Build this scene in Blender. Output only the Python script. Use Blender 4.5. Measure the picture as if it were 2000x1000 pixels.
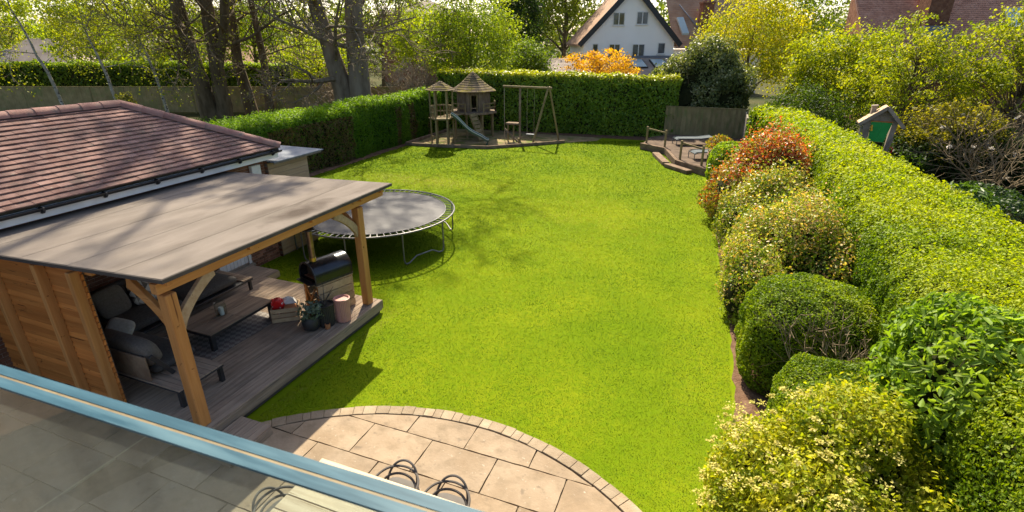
import bpy, bmesh, math, random
import numpy as np
from mathutils import Vector, Matrix, Euler

sc = bpy.context.scene
for o in list(bpy.data.objects): bpy.data.objects.remove(o)
COL = sc.collection
R = math.radians
PI = math.pi

# ------------------------------------------------------------------ camera
YAW = 21.28
cam_d = bpy.data.cameras.new('camera'); cam = bpy.data.objects.new('camera', cam_d); COL.objects.link(cam)
cam.location = (0, 0, 5.5); cam.rotation_euler = (R(90-22.52), 0, R(YAW))
cam_d.sensor_width = 36; cam_d.lens = 18.36; cam_d.clip_start = .02; cam_d.clip_end = 2000
cam_d.dof.use_dof = True; cam_d.dof.focus_distance = 12; cam_d.dof.aperture_fstop = 9
sc.camera = cam
# ------------------------------------------------------------------ light
SUN_EL = 45.0; SUN_AZ = -25.0          # azimuth from +Y, clockwise seen from above
w = bpy.data.worlds.new('World'); sc.world = w; w.use_nodes = True
nt = w.node_tree; bg = nt.nodes['Background']
sky = nt.nodes.new('ShaderNodeTexSky'); sky.sky_type = 'NISHITA'; sky.sun_disc = False
sky.sun_elevation = R(SUN_EL); sky.sun_rotation = R(SUN_AZ)
sky.air_density = .8; sky.dust_density = 2.5; sky.ozone_density = .4
nt.links.new(sky.outputs[0], bg.inputs[0]); bg.inputs[1].default_value = .11
sd = bpy.data.lights.new('sun', 'SUN'); sun = bpy.data.objects.new('sun', sd); COL.objects.link(sun)
sd.energy = 4.9; sd.angle = R(.53); sd.color = (1, .89, .70)
_d = Vector((-math.sin(R(SUN_AZ))*math.cos(R(SUN_EL)), -math.cos(R(SUN_AZ))*math.cos(R(SUN_EL)), -math.sin(R(SUN_EL))))
sun.rotation_euler = _d.to_track_quat('-Z', 'Y').to_euler(); sun.location = (0, 0, 40)
sc.view_settings.view_transform = 'Standard'; sc.view_settings.look = 'None'
sc.view_settings.exposure = 1.28; sc.view_settings.gamma = 1; sc.view_settings.use_curve_mapping = False

# ------------------------------------------------------------------ helpers
CT, ST = math.cos(R(YAW)), math.sin(R(YAW))
def site(X, Y):
    """plan coordinates measured across / along the line of sight of the balcony -> garden axes"""
    return (X*CT - Y*ST, X*ST + Y*CT)
def MW(o):
    m = o.matrix_basis.copy()
    return (MW(o.parent) @ o.matrix_parent_inverse @ m) if o.parent else m
def setp(o, p):
    if p is not None:
        o.parent = p; o.matrix_parent_inverse = MW(p).inverted()
def tag(o, label=None, cat=None, group=None, kind=None):
    if label: o['label'] = label
    if cat: o['category'] = cat
    if group: o['group'] = group
    if kind: o['kind'] = kind
    return o
def thing(name, label, cat, loc=(0,0,0), rz=0, group=None):
    o = bpy.data.objects.new(name, None); COL.objects.link(o); o.empty_display_size = .2
    o.location = loc; o.rotation_euler = (0, 0, rz)
    return tag(o, label, cat, group)
def link(name, me, mat=None, parent=None, loc=None, rot=None, scale=None):
    o = bpy.data.objects.new(name, me); COL.objects.link(o)
    if mat is not None and not me.materials: me.materials.append(mat)
    if loc is not None: o.location = loc
    if rot is not None: o.rotation_euler = rot
    if scale is not None: o.scale = scale
    setp(o, parent)
    return o
def dup(root, loc, rz=0, label=None):
    r = root.copy(); COL.objects.link(r); r.location = loc; r.rotation_euler = (0, 0, rz)
    if label: r['label'] = label
    for ch in list(root.children):
        c = ch.copy(); COL.objects.link(c); c.parent = r
        for g in list(ch.children):
            d = g.copy(); COL.objects.link(d); d.parent = c
    return r

def bevel_mesh(me, wd, seg=2):
    bm = bmesh.new(); bm.from_mesh(me)
    es = [e for e in bm.edges if len(e.link_faces) == 2 and e.calc_face_angle(0) > .5]
    bmesh.ops.bevel(bm, geom=es, offset=wd, segments=seg, affect='EDGES', profile=.5, clamp_overlap=True)
    bm.to_mesh(me); bm.free()

class MB:
    def __init__(s): s.v = []; s.f = []
    def add(s, vs, fs):
        n = len(s.v); s.v += [tuple(q) for q in vs]; s.f += [tuple(i+n for i in f) for f in fs]; return s
    def box(s, x0, y0, z0, x1, y1, z1):
        return s.add([(x0,y0,z0),(x1,y0,z0),(x1,y1,z0),(x0,y1,z0),(x0,y0,z1),(x1,y0,z1),(x1,y1,z1),(x0,y1,z1)],
                     [(3,2,1,0),(4,5,6,7),(0,1,5,4),(1,2,6,5),(2,3,7,6),(3,0,4,7)])
    def cbox(s, cx, cy, cz, sx, sy, sz):
        return s.box(cx-sx/2, cy-sy/2, cz-sz/2, cx+sx/2, cy+sy/2, cz+sz/2)
    def beam(s, p, q, wd, h, up=(0,0,1)):
        p = Vector(p); q = Vector(q); d = (q-p).normalized(); up = Vector(up)
        if abs(d.dot(up)) > .99: up = Vector((0,1,0))
        sd_ = d.cross(up).normalized(); u = sd_.cross(d).normalized()
        vs = []
        for c in (p, q):
            for a, b in ((-1,-1),(1,-1),(1,1),(-1,1)): vs.append(c + sd_*(a*wd/2) + u*(b*h/2))
        return s.add(vs, [(0,1,2,3),(7,6,5,4),(0,4,5,1),(1,5,6,2),(2,6,7,3),(3,7,4,0)])
    def tube(s, pts, rads, n=8, cap=True, closed=False):
        pts = [Vector(q) for q in pts]; m = len(pts)
        if not hasattr(rads, '__len__'): rads = [rads]*m
        vs = []; fs = []; u = None
        for i in range(m):
            if closed: d = pts[(i+1) % m]-pts[i-1]
            else: d = pts[min(i+1, m-1)]-pts[max(i-1, 0)]
            d = d.normalized() if d.length > 1e-9 else Vector((0,0,1))
            if u is None:
                u = d.orthogonal().normalized()
            u = (u - d*u.dot(d))
            u = u.normalized() if u.length > 1e-6 else d.orthogonal().normalized()
            b = d.cross(u)
            for k in range(n):
                a = 2*PI*k/n; vs.append(pts[i] + (u*math.cos(a)+b*math.sin(a))*rads[i])
        for i in range(m if closed else m-1):
            j = (i+1) % m
            for k in range(n):
                fs.append((i*n+k, i*n+(k+1) % n, j*n+(k+1) % n, j*n+k))
        if cap and not closed:
            fs.append(tuple(range(n-1, -1, -1))); fs.append(tuple((m-1)*n+k for k in range(n)))
        return s.add(vs, fs)
    def lathe(s, prof, n=24, c=(0,0,0), flute=0, amp=0):
        vs = []; fs = []; m = len(prof)
        for r, z in prof:
            for k in range(n):
                a = 2*PI*k/n; rr = r*(1+amp*math.cos(flute*a)) if flute else r
                vs.append((c[0]+rr*math.cos(a), c[1]+rr*math.sin(a), c[2]+z))
        for i in range(m-1):
            for k in range(n):
                fs.append((i*n+k, i*n+(k+1) % n, (i+1)*n+(k+1) % n, (i+1)*n+k))
        fs.append(tuple(range(n-1, -1, -1))); fs.append(tuple((m-1)*n+k for k in range(n)))
        return s.add(vs, fs)
    def prism(s, poly, z0, z1):
        n = len(poly); vs = [(x, y, z0) for x, y in poly] + [(x, y, z1) for x, y in poly]
        fs = [tuple(range(n-1, -1, -1)), tuple(range(n, 2*n))] + [(i, (i+1) % n, n+(i+1) % n, n+i) for i in range(n)]
        return s.add(vs, fs)
    def prism_axis(s, poly, p, ax_u, ax_v, ax_w, depth):
        """polygon in the (u,v) plane at p extruded along w"""
        p = Vector(p); U = Vector(ax_u); V = Vector(ax_v); Wd = Vector(ax_w)*depth; n = len(poly)
        vs = [p+U*a+V*b for a, b in poly] + [p+U*a+V*b+Wd for a, b in poly]
        fs = [tuple(range(n-1, -1, -1)), tuple(range(n, 2*n))] + [(i, (i+1) % n, n+(i+1) % n, n+i) for i in range(n)]
        return s.add(vs, fs)
    def mesh(s, name, smooth=False, bevel=0, seg=2):
        me = bpy.data.meshes.new(name); me.from_pydata(s.v, [], s.f)
        bm = bmesh.new(); bm.from_mesh(me); bmesh.ops.recalc_face_normals(bm, faces=bm.faces); bm.to_mesh(me); bm.free()
        if bevel: bevel_mesh(me, bevel, seg)
        if smooth:
            for p in me.polygons: p.use_smooth = True
            try: me.set_sharp_from_angle(angle=R(40))
            except Exception: pass
        me.update(); return me
    def build(s, name, mat, parent=None, smooth=False, bevel=0, seg=2, loc=None, rot=None):
        return link(name, s.mesh(name, smooth, bevel, seg), mat, parent, loc, rot)

def cushion_mesh(name, sx, sy, sz, e=.35, n=20, m=12, pinch=0.0):
    """soft superellipsoid cushion"""
    f = lambda a, p: math.copysign(abs(a)**p, a)
    vs = []; fs = []
    for i in range(m+1):
        v = -PI/2 + PI*i/m
        for k in range(n):
            u = 2*PI*k/n
            x = f(math.cos(v), .55)*f(math.cos(u), e); y = f(math.cos(v), .55)*f(math.sin(u), e); z = f(math.sin(v), .7)
            t = 1-pinch*(abs(x)**3)*(abs(y)**3)
            vs.append((x*sx/2, y*sy/2, z*sz/2*t))
    for i in range(m):
        for k in range(n): fs.append((i*n+k, i*n+(k+1) % n, (i+1)*n+(k+1) % n, (i+1)*n+k))
    return MB().add(vs, fs).mesh(name, smooth=False)
def smooth(me):
    for p in me.polygons: p.use_smooth = True
    return me

# ------------------------------------------------------------------ materials
def new_mat(name):
    m = bpy.data.materials.new(name); m.use_nodes = True
    return m, m.node_tree, m.node_tree.nodes['Principled BSDF']
def c4(c): return (c[0], c[1], c[2], 1)
def M(name, c1, c2=None, scl=4, rough=.8, bump=0, bsc=40, metal=0, spec=.3, st=(1,1,1), var=0, ramp=(.35,.65), c3=None, s3=60, r3=(.6,.7), coat=0):
    m, nt, b = new_mat(name); N = nt.nodes; L = nt.links
    b.inputs['Roughness'].default_value = rough; b.inputs['Metallic'].default_value = metal
    b.inputs['Specular IOR Level'].default_value = spec
    if coat: b.inputs['Coat Weight'].default_value = coat; b.inputs['Coat Roughness'].default_value = .11
    tc = N.new('ShaderNodeTexCoord'); oi = N.new('ShaderNodeObjectInfo')
    mp = N.new('ShaderNodeMapping'); mp.inputs['Scale'].default_value = st
    ad = N.new('ShaderNodeVectorMath'); ad.operation = 'ADD'
    mu = N.new('ShaderNodeMath'); mu.operation = 'MULTIPLY'; mu.inputs[1].default_value = 37.0
    L.new(oi.outputs['Random'], mu.inputs[0]); L.new(tc.outputs['Object'], mp.inputs['Vector'])
    L.new(mp.outputs[0], ad.inputs[0]); L.new(mu.outputs[0], ad.inputs[1])
    no = N.new('ShaderNodeTexNoise'); no.inputs['Scale'].default_value = scl; no.inputs['Detail'].default_value = 7; no.inputs['Roughness'].default_value = .6
    L.new(ad.outputs[0], no.inputs['Vector'])
    rp = N.new('ShaderNodeValToRGB'); rp.color_ramp.elements[0].position = ramp[0]; rp.color_ramp.elements[1].position = ramp[1]
    rp.color_ramp.elements[0].color = c4(c1); rp.color_ramp.elements[1].color = c4(c2 or c1)
    L.new(no.outputs['Fac'], rp.inputs[0]); out = rp.outputs[0]
    if c3:
        n3 = N.new('ShaderNodeTexNoise'); n3.inputs['Scale'].default_value = s3; n3.inputs['Detail'].default_value = 4
        L.new(ad.outputs[0], n3.inputs['Vector'])
        r_ = N.new('ShaderNodeValToRGB'); r_.color_ramp.elements[0].position = r3[0]; r_.color_ramp.elements[1].position = r3[1]
        L.new(n3.outputs['Fac'], r_.inputs[0])
        mx = N.new('ShaderNodeMix'); mx.data_type = 'RGBA'; mx.inputs['B'].default_value = c4(c3)
        L.new(r_.outputs[0], mx.inputs['Factor']); L.new(out, mx.inputs['A']); out = mx.outputs['Result']
    if var:
        hs = N.new('ShaderNodeHueSaturation'); mr = N.new('ShaderNodeMapRange')
        mr.inputs['To Min'].default_value = 1-var; mr.inputs['To Max'].default_value = 1+var
        L.new(oi.outputs['Random'], mr.inputs['Value']); L.new(mr.outputs[0], hs.inputs['Value']); L.new(out, hs.inputs['Color']); out = hs.outputs[0]
    L.new(out, b.inputs['Base Color'])
    if bump:
        bn = N.new('ShaderNodeTexNoise'); bn.inputs['Scale'].default_value = bsc; bn.inputs['Detail'].default_value = 5
        L.new(ad.outputs[0], bn.inputs['Vector'])
        bu = N.new('ShaderNodeBump'); bu.inputs['Strength'].default_value = bump; bu.inputs['Distance'].default_value = .02
        L.new(bn.outputs['Fac'], bu.inputs['Height']); L.new(bu.outputs[0], b.inputs['Normal'])
    return m

def leaf_mat(name, trans=.48, rough=.55, spec=.22, tint=(1.2, 1.2, .3)):
    m, nt, b = new_mat(name); N = nt.nodes; L = nt.links
    at = N.new('ShaderNodeAttribute'); at.attribute_name = 'Col'
    L.new(at.outputs['Color'], b.inputs['Base Color'])
    b.inputs['Roughness'].default_value = rough; b.inputs['Specular IOR Level'].default_value = spec
    mx = N.new('ShaderNodeMix'); mx.data_type = 'RGBA'; mx.blend_type = 'MULTIPLY'; mx.inputs['Factor'].default_value = 1
    mx.inputs['B'].default_value = c4(tint); L.new(at.outputs['Color'], mx.inputs['A'])
    tr = N.new('ShaderNodeBsdfTranslucent'); L.new(mx.outputs['Result'], tr.inputs['Color'])
    ms = N.new('ShaderNodeMixShader'); ms.inputs[0].default_value = trans
    L.new(b.outputs[0], ms.inputs[1]); L.new(tr.outputs[0], ms.inputs[2])
    L.new(ms.outputs[0], N['Material Output'].inputs['Surface'])
    return m

MAT = {}
MAT['leaf'] = leaf_mat('leaf')
MAT['glossleaf'] = leaf_mat('glossy_leaf', trans=.4, rough=.42, spec=.3)
MAT['petal'] = leaf_mat('petal', trans=.35, rough=.6, spec=.2, tint=(1,1,.9))
MAT['grass'] = leaf_mat('grass', trans=.35, rough=.7, spec=.1, tint=(1.1, 1.2, .3))
MAT['core'] = M('shaded_inside', (.014,.018,.006), (.03,.03,.012), scl=6, rough=.95, spec=.05)
MAT['bark'] = M('bark_grey_brown', (.085,.062,.036), (.17,.13,.08), scl=3, rough=.9, bump=.6, bsc=14, st=(1,1,.25), spec=.1)
MAT['bark2'] = M('bark_pale_grey', (.13,.10,.065), (.24,.195,.135), scl=2.5, rough=.9, bump=.5, bsc=10, st=(1,1,.3), spec=.1)
MAT['twig'] = M('twig_grey', (.13,.095,.055), (.21,.165,.10), scl=6, rough=.9, spec=.1)
MAT['paletwig'] = M('twig_pale', (.22,.175,.12), (.33,.275,.20), scl=6, rough=.9, spec=.1)
MAT['birch'] = M('birch_bark', (.28,.25,.19), (.42,.38,.30), scl=2, rough=.8, c3=(.06,.05,.045), s3=7, r3=(.55,.62), st=(1,1,1.8), spec=.1)
MAT['soil'] = M('soil', (.09,.05,.03), (.18,.11,.07), scl=5, rough=.95, bump=1, bsc=30, spec=.05)
MAT['mulch'] = M('play_area_mulch', (.16,.12,.07), (.30,.24,.12), scl=.9, rough=.95, bump=.7, bsc=20, spec=.05, c3=(.12,.14,.04), s3=2.0, r3=(.5,.62))
MAT['lawn'] = M('lawn_thatch', (.10,.155,.004), (.16,.20,.006), scl=.5, rough=.95, bump=.12, bsc=60, spec=.02, c3=(.105,.17,.004), s3=10, r3=(.4,.8))
MAT['ground'] = M('rough_ground', (.035,.045,.012), (.07,.065,.025), scl=.3, rough=.95, bump=.5, bsc=6, spec=.05)  # shade under the neighbouring trees put into this dark green
MAT['slab'] = M('sandstone_slab', (.22,.16,.10), (.30,.23,.155), scl=1.5, rough=.85, bump=.25, bsc=25, spec=.2, var=.11, c3=(.18,.135,.085), s3=5, r3=(.52,.8))
MAT['sett'] = M('stone_sett', (.24,.18,.115), (.31,.245,.165), scl=5, rough=.85, bump=.4, bsc=40, spec=.2, var=.18)
MAT['joint'] = M('joint_sand', (.11,.085,.055), (.18,.14,.09), scl=8, rough=.95, spec=.05)
MAT['palejoint'] = M('pale_mortar', (.40,.32,.18), (.5,.42,.26), scl=8, rough=.9, spec=.05)
MAT['deck'] = M('weathered_decking', (.225,.165,.115), (.35,.27,.195), scl=3, rough=.8, bump=.35, bsc=30, st=(.25,6,6), spec=.2, var=.14, c3=(.11,.09,.075), s3=6, r3=(.58,.72))
MAT['pine'] = M('honey_pine', (.38,.165,.045), (.50,.24,.075), scl=2.5, rough=.6, bump=.15, bsc=20, st=(.3,5,5), spec=.3, var=.1, c3=(.15,.05,.015), s3=4, r3=(.66,.72))
MAT['pineboard'] = M('stained_pine_board', (.40,.135,.03), (.54,.21,.05), scl=2.5, rough=.6, bump=.15, bsc=20, st=(.3,6,6), spec=.2, var=.24, c3=(.11,.03,.01), s3=5, r3=(.64,.7))
MAT['palewood'] = M('pale_timber', (.34,.235,.13), (.45,.33,.2), scl=3, rough=.75, bump=.2, bsc=25, st=(.3,5,5), spec=.2, var=.14, c3=(.2,.12,.06), s3=6, r3=(.62,.72))
MAT['tablewood'] = M('table_timber', (.42,.32,.2), (.56,.46,.31), scl=2.5, rough=.6, bump=.2, bsc=25, st=(.25,6,6), spec=.25, var=.1, c3=(.25,.16,.08), s3=5, r3=(.62,.7))
MAT['greywood'] = M('grey_timber', (.17,.145,.11), (.28,.245,.19), scl=3, rough=.85, bump=.3, bsc=25, st=(.3,5,5), spec=.15, var=.15)
MAT['playwood'] = M('play_timber', (.17,.125,.06), (.26,.20,.10), scl=3, rough=.8, bump=.2, bsc=25, spec=.15, var=.12)
MAT['mosswood'] = M('mossy_timber', (.085,.062,.04), (.15,.115,.07), scl=2, rough=.9, bump=.4, bsc=30, spec=.1, var=.15, c3=(.16,.13,.025), s3=2.2, r3=(.5,.66))
MAT['playwall'] = M('playhouse_boards', (.13,.09,.06), (.2,.15,.105), scl=3, rough=.85, spec=.1, var=.2)
MAT['sleeper'] = M('old_sleeper', (.13,.085,.055), (.23,.165,.11), scl=3, rough=.9, bump=.4, bsc=20, spec=.1, var=.15)
MAT['fencewood'] = M('fence_boards', (.19,.15,.07), (.27,.215,.105), scl=2, rough=.9, spec=.1, var=.12, c3=(.15,.16,.06), s3=1.2, r3=(.5,.7))
MAT['felt'] = M('roofing_felt', (.155,.133,.112), (.205,.176,.15), scl=1.2, rough=.97, bump=.35, bsc=160, spec=.05, c3=(.115,.096,.08), s3=1.3, r3=(.55,.75), st=(1.6,.5,1))
def add_spots(m, scale, lo, hi, col, fac=1.0, st=(1,1,1), obj=False):
    nt = m.node_tree; N = nt.nodes; L = nt.links; b = N['Principled BSDF']; src = b.inputs['Base Color'].links[0].from_socket
    if obj: po = N.new('ShaderNodeTexCoord').outputs['Object']
    else: po = N.new('ShaderNodeNewGeometry').outputs['Position']
    mp = N.new('ShaderNodeMapping'); mp.inputs['Scale'].default_value = st; L.new(po, mp.inputs[0])
    no = N.new('ShaderNodeTexNoise'); no.inputs['Scale'].default_value = scale; no.inputs['Detail'].default_value = 5; no.inputs['Roughness'].default_value = .55; L.new(mp.outputs[0], no.inputs['Vector'])
    mr = N.new('ShaderNodeMapRange'); mr.inputs['From Min'].default_value = lo; mr.inputs['From Max'].default_value = hi; mr.inputs['To Max'].default_value = fac; L.new(no.outputs['Fac'], mr.inputs['Value'])
    mx = N.new('ShaderNodeMix'); mx.data_type = 'RGBA'; mx.inputs['B'].default_value = c4(col); L.new(mr.outputs[0], mx.inputs['Factor']); L.new(src, mx.inputs['A']); L.new(mx.outputs['Result'], b.inputs['Base Color'])
def add_stain(m, c, size, col):
    nt = m.node_tree; N = nt.nodes; L = nt.links; b = N['Principled BSDF']; src = b.inputs['Base Color'].links[0].from_socket
    tc = N.new('ShaderNodeTexCoord'); mp = N.new('ShaderNodeMapping'); mp.vector_type = 'TEXTURE'; mp.inputs['Location'].default_value = c; mp.inputs['Scale'].default_value = size
    L.new(tc.outputs['Object'], mp.inputs[0]); no = N.new('ShaderNodeTexNoise'); no.inputs['Scale'].default_value = 2.4; no.inputs['Detail'].default_value = 6; L.new(tc.outputs['Object'], no.inputs['Vector'])
    ln = N.new('ShaderNodeVectorMath'); ln.operation = 'LENGTH'; L.new(mp.outputs[0], ln.inputs[0])
    ad = N.new('ShaderNodeMath'); ad.operation = 'MULTIPLY_ADD'; ad.inputs[1].default_value = 1.2; L.new(no.outputs['Fac'], ad.inputs[0]); L.new(ln.outputs['Value'], ad.inputs[2])
    mr = N.new('ShaderNodeMapRange'); mr.inputs['From Min'].default_value = .85; mr.inputs['From Max'].default_value = 1.45; mr.inputs['To Min'].default_value = .85; mr.inputs['To Max'].default_value = 0; L.new(ad.outputs[0], mr.inputs['Value'])
    mx = N.new('ShaderNodeMix'); mx.data_type = 'RGBA'; mx.inputs['B'].default_value = c4(col); L.new(mr.outputs[0], mx.inputs['Factor']); L.new(src, mx.inputs['A']); L.new(mx.outputs['Result'], b.inputs['Base Color'])
add_stain(MAT['felt'], (-6.62,6.8,2.7), (.42,1.15,5), (.06,.047,.038))
MAT['trim'] = M('dark_trim', (.06,.052,.045), (.085,.072,.06), scl=3, rough=.7, spec=.2)
MAT['tile'] = M('clay_roof_tile', (.155,.082,.065), (.245,.15,.125), scl=2.2, rough=.85, bump=.3, bsc=50, spec=.15, var=.13, c3=(.12,.085,.07), s3=3.5, r3=(.55,.75))
MAT['redtile'] = M('sunlit_red_clay', (.33,.16,.105), (.44,.24,.165), scl=1.5, rough=.85, spec=.1, c3=(.26,.13,.09), s3=5, r3=(.5,.7))  # brightened clay, sunlight on this roof slope put into the colour
MAT['ridge'] = M('ridge_tile', (.22,.105,.085), (.32,.18,.14), scl=3, rough=.8, bump=.3, bsc=30, spec=.2, var=.15, c3=(.12,.105,.09), s3=6, r3=(.55,.75))
MAT['brick'] = M('garage_brick', (.17,.075,.045), (.28,.14,.085), scl=4, rough=.9, bump=.4, bsc=50, spec=.1, var=.35)
MAT['mortar'] = M('mortar', (.36,.30,.23), (.45,.38,.30), scl=8, rough=.95, spec=.05)
MAT['white'] = M('white_paint', (.62,.61,.57), (.74,.73,.69), scl=3, rough=.6, spec=.3)
MAT['render'] = M('white_render', (.84,.81,.75), (.88,.86,.80), scl=.5, rough=.85, spec=.1)
MAT['gutter'] = M('black_gutter', (.012,.012,.013), (.02,.02,.022), scl=6, rough=.4, spec=.4)
MAT['blackmetal'] = M('black_metal', (.02,.02,.022), (.035,.035,.037), scl=8, rough=.45, spec=.5, metal=.2)
MAT['steel'] = M('galvanised_steel', (.15,.145,.14), (.22,.21,.20), scl=10, rough=.55, metal=.6, spec=.5)
MAT['ovensteel'] = M('black_enamel', (.035,.037,.042), (.05,.052,.058), scl=3, rough=.27, metal=.75, spec=.5)
MAT['flue'] = M('heat_tinted_flue', (.16,.10,.07), (.3,.22,.15), scl=3, rough=.35, metal=.85, spec=.5, st=(1,1,2))
MAT['brass'] = M('brass_collar', (.55,.36,.07), (.65,.45,.1), scl=8, rough=.4, metal=.8)
MAT['fabric'] = M('charcoal_fabric', (.055,.053,.05), (.085,.08,.074), scl=30, rough=.95, bump=.2, bsc=200, spec=.1)
MAT['fabric2'] = M('warm_grey_fabric', (.115,.10,.085), (.155,.135,.115), scl=30, rough=.95, bump=.2, bsc=200, spec=.1)
MAT['mat'] = M('jumping_mat', (.07,.068,.066), (.095,.09,.086), scl=2, rough=.7, bump=.1, bsc=200, spec=.3)
MAT['lead'] = M('lead_flashing', (.12,.14,.17), (.18,.2,.23), scl=4, rough=.6)
MAT['ext_tile'] = M('brown_plain_tiles', (.30,.18,.11), (.40,.26,.165), scl=1, rough=.85, spec=.1, var=.1)
MAT['greytile'] = M('grey_brown_roof', (.24,.19,.15), (.36,.3,.25), scl=.8, rough=.9, spec=.1)
def pattern_mat(name, kind):
    m, nt, b = new_mat(name); N = nt.nodes; L = nt.links
    tc = N.new('ShaderNodeTexCoord'); mp = N.new('ShaderNodeMapping'); L.new(tc.outputs['Object'], mp.inputs[0])
    ch = N.new('ShaderNodeTexChecker'); L.new(mp.outputs[0], ch.inputs[0]); b.inputs['Roughness'].default_value = .95
    b.inputs['Specular IOR Level'].default_value = .1
    if kind == 'rug':
        mp.inputs['Rotation'].default_value = (0, 0, R(45)); ch.inputs['Scale'].default_value = 11
        wv = N.new('ShaderNodeTexWave'); wv.inputs['Scale'].default_value = 9; wv.inputs['Distortion'].default_value = 0; L.new(tc.outputs['Object'], wv.inputs[0])
        ch.inputs[1].default_value = (.15,.135,.12,1); ch.inputs[2].default_value = (.27,.25,.225,1)
        mx = N.new('ShaderNodeMix'); mx.data_type = 'RGBA'; mx.inputs['B'].default_value = (.13,.115,.1,1)
        mm = N.new('ShaderNodeMath'); mm.operation = 'GREATER_THAN'; mm.inputs[1].default_value = .8; L.new(wv.outputs['Fac'], mm.inputs[0])
        L.new(mm.outputs[0], mx.inputs['Factor']); L.new(ch.outputs[0], mx.inputs['A']); L.new(mx.outputs['Result'], b.inputs['Base Color'])
    else:
        # rows of triangles: fract(x+y/2) against fract(y)
        sx = N.new('ShaderNodeSeparateXYZ'); L.new(mp.outputs[0], sx.inputs[0]); mp.inputs['Scale'].default_value = (11, 11, 11)
        fy = N.new('ShaderNodeMath'); fy.operation = 'FRACT'; L.new(sx.outputs['Y'], fy.inputs[0])
        pp = N.new('ShaderNodeMath'); pp.operation = 'PINGPONG'; pp.inputs[1].default_value = 1.0; L.new(sx.outputs['X'], pp.inputs[0])
        gt = N.new('ShaderNodeMath'); gt.operation = 'GREATER_THAN'; L.new(pp.outputs[0], gt.inputs[0]); L.new(fy.outputs[0], gt.inputs[1])
        no = N.new('ShaderNodeTexWhiteNoise'); sn = N.new('ShaderNodeVectorMath'); sn.operation = 'FLOOR'; L.new(mp.outputs[0], sn.inputs[0]); L.new(sn.outputs[0], no.inputs[0])
        rp = N.new('ShaderNodeValToRGB'); rp.color_ramp.elements[0].color = (.08,.07,.065,1); rp.color_ramp.elements[1].color = (.33,.29,.25,1); L.new(no.outputs[0], rp.inputs[0])
        mx = N.new('ShaderNodeMix'); mx.data_type = 'RGBA'; mx.inputs['A'].default_value = (.6,.57,.52,1)
        L.new(gt.outputs[0], mx.inputs['Factor']); L.new(rp.outputs[0], mx.inputs['B']); L.new(mx.outputs['Result'], b.inputs['Base Color'])
    return m
add_spots(MAT['slab'], 1.1, .52, .75, (.13,.10,.07), .6); add_spots(MAT['slab'], 22, .66, .72, (.42,.38,.30), .6); add_spots(MAT['slab'], 6, .62, .72, (.10,.08,.06), .55)
add_spots(MAT['felt'], 60, .70, .74, (.45,.43,.40), .6); add_spots(MAT['felt'], .7, .5, .75, (.12,.10,.085), .55, st=(1.5,.5,1))
add_spots(MAT['tile'], 1.6, .55, .72, (.10,.075,.06), .55); add_spots(MAT['tile'], 14, .64, .7, (.30,.28,.22), .5)
add_spots(MAT['pine'], 9, .68, .72, (.09,.03,.01), .8); add_spots(MAT['pineboard'], 10, .68, .73, (.07,.02,.008), .8)
add_spots(MAT['deck'], 2.2, .5, .75, (.12,.09,.07), .5)
MAT['rug'] = pattern_mat('woven_rug', 'rug'); MAT['tri'] = pattern_mat('triangle_print', 'tri')
def glass_mat(name, tint, haze, hazecol, rough=.0):
    m, nt, b = new_mat(name); N = nt.nodes; L = nt.links
    tr = N.new('ShaderNodeBsdfTransparent'); tr.inputs[0].default_value = c4(tint)
    gl = N.new('ShaderNodeBsdfGlossy'); gl.inputs['Roughness'].default_value = .02
    fr = N.new('ShaderNodeFresnel'); fr.inputs[0].default_value = 1.45
    m1 = N.new('ShaderNodeMixShader'); ge = N.new('ShaderNodeNewGeometry'); fm = N.new('ShaderNodeMath'); fm.operation = 'SUBTRACT'; fm.use_clamp = True; L.new(fr.outputs[0], fm.inputs[0]); L.new(ge.outputs['Backfacing'], fm.inputs[1]); L.new(fm.outputs[0], m1.inputs[0]); L.new(tr.outputs[0], m1.inputs[1]); L.new(gl.outputs[0], m1.inputs[2])
    if haze:
        df = N.new('ShaderNodeBsdfTranslucent'); df.inputs[0].default_value = c4(hazecol)
        d2 = N.new('ShaderNodeBsdfDiffuse'); d2.inputs[0].default_value = c4(hazecol)
        a2 = N.new('ShaderNodeMixShader'); a2.inputs[0].default_value = .5; L.new(df.outputs[0], a2.inputs[1]); L.new(d2.outputs[0], a2.inputs[2])
        tc = N.new('ShaderNodeTexCoord'); mp = N.new('ShaderNodeMapping'); mp.inputs['Scale'].default_value = (14, 14, 3); mp.inputs['Rotation'].default_value = (0, R(35), 0)
        no = N.new('ShaderNodeTexNoise'); no.inputs['Scale'].default_value = 1; no.inputs['Detail'].default_value = 8
        L.new(tc.outputs['Object'], mp.inputs[0]); L.new(mp.outputs[0], no.inputs['Vector'])
        mr = N.new('ShaderNodeMapRange'); mr.inputs['From Min'].default_value = .3; mr.inputs['From Max'].default_value = .75
        mr.inputs['To Min'].default_value = haze*.5; mr.inputs['To Max'].default_value = haze*1.6; L.new(no.outputs['Fac'], mr.inputs['Value'])
        m2 = N.new('ShaderNodeMixShader'); L.new(mr.outputs[0], m2.inputs[0]); L.new(m1.outputs[0], m2.inputs[1]); L.new(a2.outputs[0], m2.inputs[2]); m1 = m2
    L.new(m1.outputs[0], N['Material Output'].inputs['Surface'])
    return m
MAT['jarglass'] = glass_mat('jar_glass', (.9,.93,.92), 0, (1,1,1))
MAT['window'] = M('window_glass', (.03,.035,.04), (.10,.12,.14), scl=1.2, rough=.05, spec=.7)
MAT['skylight'] = M('skylight_glass', (.35,.45,.46), (.45,.55,.55), scl=.5, rough=.06, spec=.7)

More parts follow.
